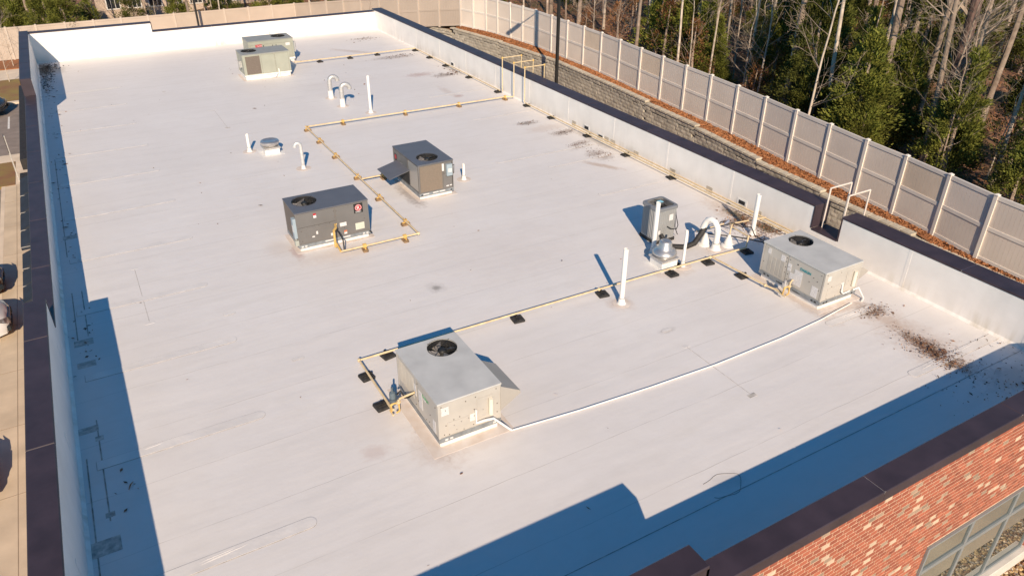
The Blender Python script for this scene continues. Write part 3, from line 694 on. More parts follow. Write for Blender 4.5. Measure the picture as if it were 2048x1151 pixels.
# ---- vinyl privacy fences
FH=2.38
POSTM=MB(); POSTM.box(-.065,.065,-.065,.065,0,FH+.06); 
POSTM.add([(-.08,-.08,FH+.06),(.08,-.08,FH+.06),(.08,.08,FH+.06),(-.08,.08,FH+.06),(-.08,-.08,FH+.085),(.08,-.08,FH+.085),(.08,.08,FH+.085),(-.08,.08,FH+.085),(0,0,FH+.13)],[(0,3,2,1),(0,1,5,4),(1,2,6,5),(2,3,7,6),(3,0,4,7),(4,5,8),(5,6,8),(6,7,8),(7,4,8)])
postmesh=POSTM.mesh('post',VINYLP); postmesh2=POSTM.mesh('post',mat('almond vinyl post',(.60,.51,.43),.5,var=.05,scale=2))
def fence(name,label,P,group=None,lean=None,pm=None):
    pm=pm or VINYL
    root=thing(name,label,'fence',P[0]); o0=Vector(P[0])
    for i,p in enumerate(P):
        o=link('post',postmesh if pm is VINYLR else postmesh2,root,Vector(p)-o0-Vector((0,0,.05)))
        if i+1<len(P): d=Vector(P[i+1])-Vector(p)
        o.rotation_euler=(0,0,math.atan2(d.y,d.x))
        if lean and i in lean: o.rotation_euler=(R(lean[i]),0,0)
    for a,b in zip(P,P[1:]):
        A=Vector(a)-o0; Bv=Vector(b)-o0; d=(Bv-A); L=math.hypot(d.x,d.y); ux,uy=d.x/L,d.y/L
        def sl(m,n,u0,u1,t0,t1,z0,z1,parent=root):
            mb=MB(); vs=[]
            for (u,t,z) in ((u0,t0,z0),(u1,t0,z0),(u1,t1,z0),(u0,t1,z0),(u0,t0,z1),(u1,t0,z1),(u1,t1,z1),(u0,t1,z1)):
                vs.append((A.x+ux*u-uy*t,A.y+uy*u+ux*t,A.z+d.z*u/L+z))
            mb.add(vs,[(0,3,2,1),(4,5,6,7),(0,1,5,4),(1,2,6,5),(2,3,7,6),(3,0,4,7)]); return mb
        for z0,z1 in ((.03,.17),(1.14,1.27),(FH-.14,FH)):
            sl(0,0,.06,L-.06,-.035,.035,z0,z1).build('rail',VINYLP if pm is VINYLR else VINYL,root)
        for z0,z1 in ((.17,1.14),(1.27,FH-.14)):
            mb=MB(); n=12; w_=(L-.13)/n
            for k in range(n):
                q=sl(0,0,.065+k*w_+.004,.065+(k+1)*w_-.004,-.014,.014,z0,z1); mb.add(q.v,q.f)
            q=sl(0,0,.065,L-.065,-.008,.008,z0,z1); mb.add(q.v,q.f)
            mb.build('panel',VINYLS if (pm is VINYLR and P.index(a) in (21,12,9) and z0>1) else pm,root)
    return root
fence('vinyl_fence','tall almond vinyl privacy fence on top of the block wall along the woods',FP,lean={4:-3.5},pm=VINYLR)
fence('vinyl_fence','tall almond vinyl privacy fence across the far end behind the building',BPTS)

# ---- lamp poles
def lamp(label,x,y,z,h,arm):
    t=thing('lamp_pole',label,'lamp pole',(x,y,z),group='parking lot lamp poles')
    MB().lathe([(.28,0),(.28,.6),(.25,.62)],n=16).build('base',CONC2,t,smooth=True)
    MB().box(-.075,.075,-.075,.075,.62,h).build('pole',WIRE,t)
    m=MB(); ax,ay=arm; L=math.hypot(ax,ay); m.tube([(0,0,h-.15),(ax,ay,h-.1)],.035,6).build('arm',WIRE,t)
    a=math.atan2(ay,ax); hd=MB().bbox(-.05,.75,-.2,.2,-.06,.06,.03).build('lamp_head',WIRE,t,loc=(ax,ay,h-.08)); hd.rotation_euler=(0,0,a)
    return t
lamp('black square lamp pole standing between the block wall and right parapet',25.0,38.1,GZ,9.2,(-1.0,0))
lamp('black lamp pole in front of the far end fence',9.6,68.9,GZ,9.2,(0,-1))

# ------------------------------------------------------------------ roof equipment
def top_with_hole(m,x0,x1,y0,y1,z,t,cx,cy,r,n=48):
    an=[2*math.pi*i/n for i in range(n)]+[math.atan2(yy-cy,xx-cx)%(2*math.pi) for xx in (x0,x1) for yy in (y0,y1)]
    an=sorted(set(round(a,5) for a in an)); k=len(an)
    I=[];O=[]
    for a in an:
        c,s=math.cos(a),math.sin(a); I.append((cx+r*c,cy+r*s))
        ts=[]
        if abs(c)>1e-6: ts.append(((x1 if c>0 else x0)-cx)/c)
        if abs(s)>1e-6: ts.append(((y1 if s>0 else y0)-cy)/s)
        q=min(v for v in ts if v>0); O.append((cx+q*c,cy+q*s))
    vs=[(*p,z+t) for p in I]+[(*p,z+t) for p in O]+[(*p,z) for p in O]+[(*p,z-.0) for p in I]
    fs=[]
    for i in range(k):
        j=(i+1)%k; fs+=[(i,k+i,k+j,j),(k+i,2*k+i,2*k+j,k+j),(i,j,3*k+j,3*k+i)]
    m.add(vs,fs)
def fan(root,cx,cy,z,r,deep=.30,seed=0):
    """fan set below an opening; housing ring, blades, motor, wire guard"""
    h=MB(); n=32; vs=[];fs=[]
    for (rr,zz) in ((r,0.0),(r,-deep)):
        for j in range(n): a=2*math.pi*j/n; vs.append((rr*math.cos(a),rr*math.sin(a),zz))
    fs=[(j,(j+1)%n,n+(j+1)%n,n+j) for j in range(n)]+[tuple(n+j for j in range(n))]
    h.add(vs,fs); ring=h.build('fan_housing',DARK,root,loc=(cx,cy,z))
    MB().lathe([(.09,-.22),(.09,-.045),(.07,-.02)],n=16).build('fan_motor',WIRE,ring,smooth=True)
    b=MB()
    for k in range(4):
        a0=seed+k*math.pi/2; vs=[]
        for i,(rr,da,hh) in enumerate(((.09,.0,.02),(r*.55,-.12,.035),(r*.93,-.22,.045))):
            wdt=(.35,.42,.40)[i]
            for sgn in (-1,1):
                a=a0+da+sgn*wdt; vs.append((rr*math.cos(a),rr*math.sin(a),-.075-sgn*hh))
        b.add(vs,[(0,1,3,2),(2,3,5,4)])
    b.build('fan_blades',BLADE,ring)
    g=MB()
    for rr in [r*f for f in (.3,.5,.7,.88,1.0)]:
        g.tube([(rr*math.cos(2*math.pi*j/24),rr*math.sin(2*math.pi*j/24),.022) for j in range(25)],.0035,4,cap=False)
    for k in range(4):
        a=seed+.4+k*math.pi/2; g.tube([(.02*math.cos(a),.02*math.sin(a),.024),((r+.03)*math.cos(a),(r+.03)*math.sin(a),.018)],.005,4)
    g.build('fan_guard',WIRE,ring)
    return ring
class Unit:
    def __init__(s,name,label,x,y,lx,ly,h,body,top,fanp,fr,curb=.13,rail=.10,skirt=.16,group='packaged rooftop air conditioners',seed=0.3,railm=None):
        s.lx,s.ly,s.h=lx,ly,h; s.body=body
        s.t=thing(name,label,'rooftop unit',(x,y,0),group=group); t=s.t; s.z0=curb+rail
        MB().box(-skirt,lx+skirt,-skirt,ly+skirt,.001,.007).build('flashing_skirt',STAIN,t)
        MB().bbox(.03,lx-.03,.03,ly-.03,.0,curb,.02).build('curb',CURB,t)
        MB().box(-.012,lx+.012,-.012,ly+.012,curb,curb+rail).build('base_rail',railm or RAIL,t)
        # cabinet: four sides open for the fan well
        m=MB(); m.box(0,lx,0,.02,s.z0,h-.03); m.box(0,lx,ly-.02,ly,s.z0,h-.03); m.box(0,.02,.02,ly-.02,s.z0,h-.03); m.box(lx-.02,lx,.02,ly-.02,s.z0,h-.03)
        s.cab=m.build('cabinet',body,t)
        m=MB(); top_with_hole(m,-.018,lx+.018,-.018,ly+.018,h-.035,.035,fanp[0],fanp[1],fr); s.top=m.build('top_panel',top,t)
        fan(t,fanp[0],fanp[1],h-.012,fr-.002,seed=seed)
        for (a,b) in ((0,0),(lx,0),(0,ly),(lx,ly)):   # corner posts
            x0=a-(.008 if a==0 else .035); y0=b-(.008 if b==0 else .035)
            MB().box(x0,x0+.043,y0,y0+.043,s.z0,h-.036).build('corner_post',body,t)
    def pan(s,face,u0,u1,v0,v1,m,t=.008,name='access_panel',gap=True,parent=None):
        def bx(u0,u1,v0,v1,a,b):
            M_=MB()
            if face=='S': M_.box(u0,u1,-b,-a,v0,v1)
            elif face=='N': M_.box(u0,u1,s.ly+a,s.ly+b,v0,v1)
            elif face=='W': M_.box(-b,-a,u0,u1,v0,v1)
            elif face=='E': M_.box(s.lx+a,s.lx+b,u0,u1,v0,v1)
            return M_
        par=parent or s.t
        o=bx(u0,u1,v0,v1,-.004 if t<.1 else 0,t).build(name,m,par)
        if gap: bx(u0-.007,u1+.007,v0-.007,v1+.007,-.003,.0015).build('panel_gap',SEAM,o if not parent else par)
        return o
    def stick(s,face,u,v,w_,h_,m=None,d=.0105,name='label'): return s.pan(face,u,u+w_,v,v+h_,m or STK,d,name,False)
    def screws(s,face,pts,d=.010):
        M_=MB()
        for (u,v) in pts:
            q=.0085
            if face=='S': M_.box(u-q,u+q,-d-.004,-d+.006,v-q,v+q)
            elif face=='W': M_.box(-d-.004,-d+.006,u-q,u+q,v-q,v+q)
            elif face=='E': M_.box(s.lx+d-.006,s.lx+d+.004,u-q,u+q,v-q,v+q)
        M_.build('screws',SCREW,s.t)
    def railholes(s,face,us,light=False):
        z=s.z0-.055
        for u in us: s.pan(face,u-.03,u+.03,z-.02,z+.02,STK if light else BLKL,.0145,'rail_hole',False)
def text(body,size,m,name='lettering'):
    c=bpy.data.curves.new('t','FONT'); c.body=body; c.size=size; c.extrude=.002; c.offset=size*.004
    o=bpy.data.objects.new('t',c); COL.objects.link(o); dg=bpy.context.evaluated_depsgraph_get()
    me=bpy.data.meshes.new_from_object(o.evaluated_get(dg)); bpy.data.objects.remove(o); me.materials.clear(); me.materials.append(m); me.name=name
    return me
def put_text(u,face,body,size,uu,vv,m,d=.013,name='lettering'):
    me=text(body,size,m,name); o=link(name,me,u.t)
    if face=='S': o.rotation_euler=(R(90),0,0); o.location=(uu,-d,vv)
    if face=='W': o.rotation_euler=(R(90),0,R(-90)); o.location=(-d,uu,vv)
    return o
def grille(u,face,a0,a1,v0,v1,n=18,cols=1):
    for c in range(cols):
        w_=(a1-a0)/cols; b0=a0+c*w_+.01; b1=a0+(c+1)*w_-.01
        bk=u.pan(face,b0,b1,v0,v1,SEAM,.002,'grille_back',False); m=MB()
        k=max(3,int((b1-b0)/.022))
        for i in range(k):
            s0=b0+(b1-b0)*(i+.15)/k; s1=s0+(b1-b0)/k*.62
            if face=='W': m.box(-.012,0,s0,s1,v0,v1)
            else: m.box(s0,s1,-.012,0,v0,v1)
        m.build('louver_slats',u.body,bk)

# --- A: near tan unit
A=Unit('rooftop_unit','near tan rooftop unit with side hood and a white drain pipe across its front face',4.07,9.69,1.27,1.92,1.05,TAN,TANTOP,(.82,1.55),.30,skirt=.20)
A.pan('S',.03,1.24,.25,1.0,TAN,.006)
A.pan('S',.17,.62,.29,.55,TAN,.014,'access_door'); A.pan('S',.78,1.11,.42,.86,TAN,.014,'access_door')
A.stick('S',.06,.74,.15,.18); A.stick('S',.63,.40,.10,.16); 
m=MB(); m.tube([(1.05,-.05,.44),(1.05,-.05,.80)],.045,10); m.build('insulation_sleeve',CREAM,A.t,smooth=True)
A.screws('S',[(.10,.3),(.14,.5),(.3,.58),(.42,.60),(.55,.9),(.75,.92),(.9,.58),(.95,.33),(.2,.27),(.35,.33),(.5,.28),(.6,.5),(.7,.3),(1.18,.95),(.06,.95),(.14,.85),(.72,.65),(.72,.5),(1.2,.4),(1.2,.6),(.3,.45),(.45,.48)])
A.railholes('S',(.14,.24,1.14),True)
A.pan('W',.05,.92,.25,1.0,TAN,.006); A.pan('W',.95,1.87,.25,1.0,TAN,.006)
grille(A,'W',1.08,1.84,.42,.92,cols=4)
A.stick('W',.70,.40,.16,.40); A.stick('W',.12,.27,.12,.28); A.stick('W',.98,.55,.10,.25); A.stick('W',.55,.70,.08,.1)
put_text(A,'W','DAIKIN',.085,.68,.76,GRNL)
A.screws('W',[(.1,.9),(.4,.35),(.35,.55),(.55,.3),(.9,.9),(.9,.5),(1.0,.35)])
h=MB(); h.add([(1.27,-.02,.97),(1.27,.97,.97),(1.27,-.02,.40),(1.27,.97,.40),(1.70,-.02,.72),(1.70,.97,.72),(1.70,-.02,.66),(1.70,.97,.66)],[(0,4,5,1),(4,6,7,5),(0,2,6,4),(1,5,7,3),(2,3,7,6),(0,1,3,2)])
hd=h.build('economizer_hood',mat('taupe hood steel',(.40,.37,.33),.5,var=.04),A.t);  # one even taupe for both hoods, darker than the tan cabinets
# --- B: right tan unit
Bu=Unit('rooftop_unit','tan rooftop unit with teal lettering on its side next to the right parapet notch',14.04,9.60,1.27,1.92,1.03,TAN,TANTOP,(.80,1.48),.30,skirt=.14,seed=.8)
Bu.pan('S',.03,1.24,.25,.98,TAN,.006); Bu.pan('S',.17,.62,.29,.55,TAN,.014,'access_door'); Bu.pan('S',.78,1.11,.36,.86,TAN,.014,'access_door')
Bu.stick('S',.10,.76,.12,.13); Bu.stick('S',.64,.42,.10,.16)
MB().tube([(1.05,-.05,.42),(1.05,-.05,.82)],.045,10).build('insulation_sleeve',CREAM,Bu.t,smooth=True)
Bu.screws('S',[(.14,.7),(.3,.58),(.55,.9),(.9,.58),(.2,.27),(.5,.28),(.7,.3),(.06,.95),(.72,.5),(1.2,.6)]); Bu.railholes('S',(.14,.24,1.14))
Bu.pan('W',.05,1.10,.25,.98,TAN,.006); Bu.pan('W',1.13,1.87,.25,.98,TAN,.006)
grille(Bu,'W',1.18,1.72,.30,.74,cols=4)
Bu.stick('W',.62,.32,.24,.40); Bu.stick('W',.12,.27,.18,.28); Bu.stick('W',.98,.60,.11,.20); Bu.stick('W',1.20,.76,.13,.16); Bu.stick('W',1.66,.78,.10,.14); Bu.stick('W',.86,.42,.13,.16)
Bu.stick('W',.89,.44,.05,.10,BLKL,.012,'qr_free_mark') if False else None
put_text(Bu,'W','DAIKIN',.098,.72,.77,TEAL); 
MB().add if False else None
m=MB(); m.add([(-.014,.86,.90),(-.014,.80,.90),(-.014,.83,.86)],[(0,1,2)]); 
m2=MB(); m2.box(-.013,-.010,.79,.825,.86,.885); m2.build('logo_mark',BLKL,Bu.t)
Bu.screws('W',[(.1,.9),(.1,.5),(.4,.6),(.3,.75),(.18,.7),(1.05,.9),(1.05,.7),(1.05,.5),(1.05,.35),(1.15,.9),(1.15,.8),(1.15,.65),(1.15,.5),(1.75,.9),(1.84,.5),(.95,.3),(.85,.28)],.011)
Bu.railholes('W',(.12,.22,1.62,1.74)); Bu.pan('W',.58,.82,.15,.17,BLKL,.0145,'rail_slot',False); Bu.pan('W',1.1,1.34,.15,.17,BLKL,.0145,'rail_slot',False)
h=MB(); h.add([(1.27,.02,.86),(1.27,.8,.86),(1.27,.02,.45),(1.27,.8,.45),(1.62,.02,.66),(1.62,.8,.66),(1.62,.02,.61),(1.62,.8,.61)],[(0,4,5,1),(4,6,7,5),(0,2,6,4),(1,5,7,3),(2,3,7,6),(0,1,3,2)])
h.build('economizer_hood',MATS['taupe hood steel'],Bu.t)
# --- C: grey unit with square logo
C=Unit('rooftop_unit','dark grey rooftop unit with a black and red square logo',4.07,18.70,2.03,1.18,1.15,GRY,GRYTOP,(.46,.72),.34,skirt=.1,curb=.10)
C.pan('S',.03,1.06,.24,.70,GRY,.006); C.pan('S',.03,1.06,.71,1.10,GRY,.006); C.pan('S',1.10,2.0,.24,1.10,GRY,.006); C.pan('S',.25,.50,.40,.66,GRY,.014,'access_door'); C.pan('S',.62,1.00,.30,.66,GRY,.010,'access_door')
lg=C.stick('S',1.62,.80,.26,.28,BLKL,.012,'logo_plate')
m=MB(); m.lathe([(.10,0),(.10,.002)],n=28); o=m.build('logo_disc',REDL,C.t,loc=(1.75,-.012,.955)); o.rotation_euler=(R(90),0,0)
m=MB(); 
for a in range(28):
    t0=2*math.pi*a/28; t1=2*math.pi*(a+1)/28; m.add([(.088*math.cos(t0),.088*math.sin(t0),.0035),(.088*math.cos(t1),.088*math.sin(t1),.0035),(.078*math.cos(t1),.078*math.sin(t1),.0035),(.078*math.cos(t0),.078*math.sin(t0),.0035)],[(0,1,2,3)])
o=m.build('logo_ring',STK,C.t,loc=(1.75,-.012,.955)); o.rotation_euler=(R(90),0,0)
put_text(C,'S','R',.15,1.70,.905,STK,.0165); put_text(C,'S','RHEEM',.052,1.66,.815,STK,.0135)
C.stick('S',.48,.93,.08,.12,REDL); C.stick('S',.48,.92,.08,.075,None,.0115)
C.stick('S',.36,.43,.19,.09); C.stick('S',.38,.36,.07,.05); C.stick('S',1.02,.50,.08,.12,YELB); C.stick('S',1.02,.50,.08,.09,None,.0115)
C.stick('S',1.18,.50,.19,.11); C.stick('S',1.62,.30,.26,.20,mat('pale printed label',(.62,.62,.52),.5,var=.06)); C.stick('S',1.28,.25,.08,.11); C.stick('S',1.28,.31,.08,.05,ORL,.0115); C.stick('S',.90,.29,.13,.08)
C.screws('S',[(.10,.3),(.1,.6),(.6,.68),(.9,.68),(1.05,1.0),(1.12,1.0),(1.12,.6),(1.9,.6),(1.3,.45)]); C.railholes('S',(.08,.18,1.84,1.94),True); C.pan('S',.72,.95,.15,.185,STK,.0145,'rail_label',False); C.pan('S',1.22,1.44,.15,.185,STK,.0145,'rail_label',False)
C.pan('W',.06,1.1,.26,1.08,COIL,.008,'coil_panel'); C.pan('W',.0,.16,.42,1.0,BLUEG,.09,'disconnect_box',False); C.pan('W',-.02,.10,.2,.36,mat('grey junction box',(.4,.42,.38),.5),.10,'junction_box',False); C.stick('W',.03,.6,.1,.2,None,.094)
MB().tube([(-.05,.05,.42),(-.05,.05,.28),(-.04,.04,.2)],.018,6).build('flexible_conduit',GALV,C.t)
m=MB(); m.tube([(2.0,-.06,.2),(2.05,-.05,.14),(2.06,.02,.14)],.02,6).build('drain_stub',BLKL,C.t)
# --- D
D=Unit('rooftop_unit','dark grey rooftop unit with an open side hood and pale blue switch box',8.37,20.37,1.18,2.05,1.15,GRY,GRYTOP,(.55,.55),.34,skirt=.1,curb=.10,seed=1.0)
BRZ=mat('bronze steel coil guard',(.27,.215,.165),.38,.3,var=.06,scale=20)
D.pan('S',.05,.80,.24,1.08,BRZ,.008,'coil_panel'); D.pan('S',.84,1.16,.24,.72,GRY,.008); D.pan('S',.84,1.16,.74,1.10,GRY,.008)
D.stick('S',.80,.82,.07,.24); D.pan('S',.93,1.12,.66,1.04,BLUEG,.10,'disconnect_box',False); D.stick('S',.98,.78,.12,.12,None,.103)
D.stick('S',.93,.28,.09,.035); D.stick('S',1.05,.29,.08,.03); D.railholes('S',(.08,1.1)); 
for a in (.12,.45,.68): D.pan('S',a,a+.2,.15,.185,STK,.0145,'rail_label',False)
MB().tube([(1.12,-.08,.98),(1.19,-.08,1.0),(1.18,-.06,.7)],.012,6).build('conduit',BLKL,D.t)
D.pan('W',.06,.78,.26,1.08,mat('pale coil fins',(.50,.47,.43),.35,.5,var=.06,scale=30),.008,'coil_panel'); D.pan('W',.84,1.98,.26,1.08,GRY,.008)
D.stick('W',1.72,.72,.22,.24,BLKL,.012,'logo_plate'); D.stick('W',1.30,.70,.18,.08)
o=MB().lathe([(.08,0),(.08,.002)],n=24).build('logo_disc',REDL,D.t,loc=(-.013,1.83,.86)); o.rotation_euler=(R(90),0,R(-90))
h=MB(); h.add([(-.008,.66,.78),(-.008,1.72,.78),(-.72,1.72,.60),(-.72,.66,.60),(-.008,.66,.76),(-.008,1.72,.76),(-.72,1.72,.58),(-.72,.66,.58)],[(0,3,2,1),(4,5,6,7),(0,4,7,3),(3,7,6,2),(2,6,5,1)])
h.add([(-.012,.70,.25),(-.012,1.70,.25),(-.012,1.70,.76),(-.012,.70,.76)],[(0,1,2,3)]); h.build('economizer_hood',GRYTOP,D.t)
h=MB(); h.box(-.03,-.0125,.74,1.66,.27,.74); o=h.build('filter_screen',DARK,D.t)
D.screws('W',[(1.0,.4),(1.2,.5),(1.4,.45),(1.1,.6),(1.5,.35)],.03)
# --- E and F sage units
E_=Unit('rooftop_unit','nearer sage green rooftop unit with a brown coil grille by the far end',6.87,37.5,2.20,1.30,1.20,GRN,GRNTOP,(.48,.80),.36,skirt=.1,railm=CURB,curb=.18,rail=.06)
E_.pan('S',.12,.78,.28,1.1,COIL,.012,'coil_panel'); E_.pan('S',.86,1.48,.26,1.12,GRN,.008); E_.pan('S',1.52,2.14,.26,1.12,GRN,.008); E_.pan('W',.4,.6,.55,.85,GALV,.12,'disconnect_box',False)
MB().tube([(1.62,-.06,.02),(1.60,-.06,.42)],.03,8).build('vent_stub',WHITE,E_.t); MB().tube([(1.50,-.06,.2),(1.4,-.08,.06),(1.1,-.1,.04)],.025,6).build('drain_pipe',WHITE,E_.t)
F_=Unit('rooftop_unit','farthest sage green rooftop unit with a small red logo near its top edge',7.78,40.3,2.26,1.30,1.20,GRN,GRNTOP,(1.70,.75),.36,skirt=.1,railm=CURB)
F_.pan('S',.10,2.16,.26,1.0,GRN,.008); F_.stick('S',.34,.88,.32,.13,REDL,.012,'logo_plate'); put_text(F_,'S','TRANE',.085,.38,.915,STK,.0135); F_.stick('S',1.86,.84,.22,.14)
F_.stick('S',.72,.88,.04,.08,BLKL); F_.stick('S',1.18,.86,.035,.08,BLKL); F_.stick('S',1.36,.86,.035,.08,BLKL)
F_.pan('E',.15,.4,.45,.95,GALV,.14,'disconnect_box',False); MB().tube([(2.34,.25,.95),(2.42,.25,1.0),(2.44,.25,.6)],.02,6).build('conduit',GALV,F_.t)
MB().tube([(1.42,1.2,1.2),(1.42,1.2,1.34)],.02,6).build('sensor_stub',GALV,F_.t)

# --- G condensing unit
g=thing('condensing_unit','square grey condensing unit with ribbed sides and a blue label on its top grille','condensing unit',(13.20,14.62,0))
MB().bbox(-.36,.36,-.36,.36,0,.10,.02).build('rubber_base',RUB,g)
def rrect(h,rad,n=5):
    pts=[]
    for cx,cy,a0 in ((h-rad,h-rad,0),(-h+rad,h-rad,90),(-h+rad,-h+rad,180),(h-rad,-h+rad,270)):
        for i in range(n): a=R(a0+90*i/(n-1)); pts.append((cx+rad*math.cos(a),cy+rad*math.sin(a)))
    return pts
CG=mat('slate louvered steel',(.30,.305,.31),.42,.0,var=.05,scale=3)
def loft(m,rings,capb=False,capt=False,mi=0):
    k=len(rings[0]); vs=[v for r in rings for v in r]
    fs=[(i*k+j,i*k+(j+1)%k,(i+1)*k+(j+1)%k,(i+1)*k+j) for i in range(len(rings)-1) for j in range(k)]
    if capb: fs.append(tuple(range(k-1,-1,-1)))
    if capt: fs.append(tuple((len(rings)-1)*k+j for j in range(k)))
    m.add(vs,fs,mi)
m=MB(); P0=rrect(.345,.07); loft(m,[[(x,y,z) for x,y in P0] for z in (.10,1.02)]); m.build('cabinet',CG,g)
m=MB()
for side in range(4):
    a=side*math.pi/2; 
    for k in range(9):
        u=-.268+k*.067; vs=[]
        for (uu,dd,zz) in ((u-.022,.345,.15),(u,.372,.15),(u+.022,.345,.15),(u-.022,.345,.99),(u,.372,.99),(u+.022,.345,.99)):
            x,y=dd,uu; vs.append((x*math.cos(a)-y*math.sin(a),x*math.sin(a)+y*math.cos(a),zz))
        m.add(vs,[(0,1,4,3),(1,2,5,4)])
m.build('ribs',CG,g)
m=MB(); P1=rrect(.375,.10); P2=rrect(.29,.10); loft(m,[[(x,y,.99) for x,y in P1],[(x,y,1.05) for x,y in P1],[(x*.97,y*.97,1.07) for x,y in P1],[(x,y,1.075) for x,y in P2],[(x,y,.80) for x,y in P2]]); m.build('top_cover',mat('dark slate steel',(.20,.205,.22),.4,.0,var=.04),g)
m=MB(); loft(m,[[(x,y,.82) for x,y in P2]],False,False); m.add([(x,y,.82) for x,y in P2],[tuple(range(len(P2)))]); 
for k in range(3):
    a0=k*2.09; m.add([(.08*math.cos(a0-.4),.08*math.sin(a0-.4),.9),(.08*math.cos(a0+.4),.08*math.sin(a0+.4),.94),(.26*math.cos(a0+.4),.26*math.sin(a0+.4),.96),(.26*math.cos(a0-.4),.26*math.sin(a0-.4),.9)],[(0,1,2,3)])
m.build('fan_blades',DARK,g)
m=MB(); 
for rr in (.05,.09,.13,.17,.21,.25): m.tube([(rr*math.cos(2*math.pi*j/20),rr*math.sin(2*math.pi*j/20),1.085-rr*.05) for j in range(21)],.0035,4,cap=False)
for k in range(8): a=k*math.pi/4; m.tube([(.03*math.cos(a),.03*math.sin(a),1.085),(.30*math.cos(a),.30*math.sin(a),1.072)],.004,4)
m.build('top_grille',WIRE,g)
MB().box(-.05,.10,-.03,.11,1.089,1.094).build('label',CYAN,g)
MB().box(.05,.19,-.372,-.364,.66,.84).build('label',STK,g); MB().box(-.30,-.22,-.372,-.364,.30,.42).build('label',STK,g)
MB().box(.36,.46,-.20,-.04,.68,.98).build('disconnect_box',mat('pale grey box',(.55,.56,.56),.5),g)
m=MB(); m.tube([(.41,-.20,.9),(.40,-.26,.7),(.40,-.38,.45),(.30,-.44,.38),(.12,-.42,.42),(.0,-.38,.50)],.014,6); m.tube([(.44,-.18,.7),(.45,-.22,.3),(.5,-.3,.1)],.012,6); m.build('power_cable',BLKL,g,smooth=True)

# --- line set hose from condenser to the white gooseneck sleeve
m=MB(); m.tube([(12.99,14.22,.32),(13.02,14.08,.16),(13.12,13.86,.07),(13.4,13.65,.07),(13.7,13.62,.12),(13.95,13.66,.34),(14.06,13.66,.52)],[.05,.065,.075,.078,.078,.078,.08],10)
tag(m.build('insulated_line_set',BLK,smooth=True),'thick black insulated refrigerant hose sagging beside the grey condensing unit','hose')
# --- vents
def boot(t,r,h=.16,sk=.26,m=CURB):
    MB().lathe([(sk,.001),(sk,.006)],n=20).build('flashing_skirt',STAIN,t); MB().lathe([(r*1.9,.006),(r*1.45,.05),(r*1.18,h)],n=16).build('boot',m,t,smooth=True)
    MB().lathe([(r*1.22,h-.02),(r*1.22,h+.005)],n=16).build('clamp',GALV,t,smooth=True)
def vent(label,x,y,h,r,grp='white vent pipes',sk=.24):
    t=thing('vent_pipe',label,'vent pipe',(x,y,0),group=grp)
    m=MB(); vs=[]; n=16
    for rr,z in ((r,.05),(r,h),(r*.85,h),(r*.85,h-.3)):
        for j in range(n): a=2*math.pi*j/n; vs.append((rr*math.cos(a),rr*math.sin(a),z))
    m.add(vs,[(i*n+j,i*n+(j+1)%n,(i+1)*n+(j+1)%n,(i+1)*n+j) for i in range(3) for j in range(n)]+[tuple(3*n+j for j in range(n))]); m.build('pipe',WHITE,t,smooth=True)
    boot(t,r,sk=sk); return t
vent('short white vent pipe left of the low round exhaust fan',4.73,27.50,.66,.055)
vent('short white vent pipe just right of the grey unit with the switch box',10.36,21.25,.55,.05)
vent('tall white vent pipe beside the two metal goosenecks',10.28,29.82,1.55,.06)
vent('thick white vent pipe in front of the grey condensing unit',12.50,13.92,1.50,.062)
vent('thin white vent pipe right of the shiny exhaust fan',12.70,12.93,1.05,.04)
vent('white vent pipe beside the right parapet debris',15.74,13.42,1.24,.065)
vent('white vent pipe standing alone between the two tan units',10.12,12.20,1.49,.062,sk=.22)
def gooseneck(label,x,y,h,r,m,dirn,boot_h=.35,down=.15,bend=.2,group='galvanised gooseneck vents',open_=True):
    t=thing('gooseneck_vent',label,'vent',(x,y,0),group=group); c,s=math.cos(dirn),math.sin(dirn)
    pts=[(0,0,.05),(0,0,h-bend)]
    for i in range(1,9): a=math.pi*i/8; pts.append((c*bend*(1-math.cos(a)),s*bend*(1-math.cos(a)),h-bend+bend*math.sin(a)))
    pts.append((c*2*bend,s*2*bend,h-bend-down))
    MB().tube(pts,r,14).build('duct',m,t,smooth=True)
    q=pts[-1]; MB().lathe([(r*.86,-.004),(r*.86,-.001)],n=14).build('opening',DARK,t,loc=q)
    MB().lathe([(.26 if r>.05 else .16,.001),(.26 if r>.05 else .16,.006)],n=20).build('flashing_skirt',STAIN,t)
    MB().lathe([(r*1.3,.006),(r*1.12,boot_h)],n=14).build('boot',CURB,t,smooth=True); return t
gooseneck('farther galvanised gooseneck vent by the tall white pipe',9.51,32.75,.93,.10,GALV,R(0),.34,.04,.18)
gooseneck('nearer galvanised gooseneck vent by the tall white pipe',9.56,31.30,.93,.10,GALV,R(-5),.34,.04,.18)
gooseneck('small white hooked vent between the low exhaust fan and yellow pipe',5.96,24.86,.92,.06,mat('galvanised white pipe',(.68,.67,.66),.35,.3,var=.1,scale=8),R(175),.12,.03,.10,group='white hooked vents')
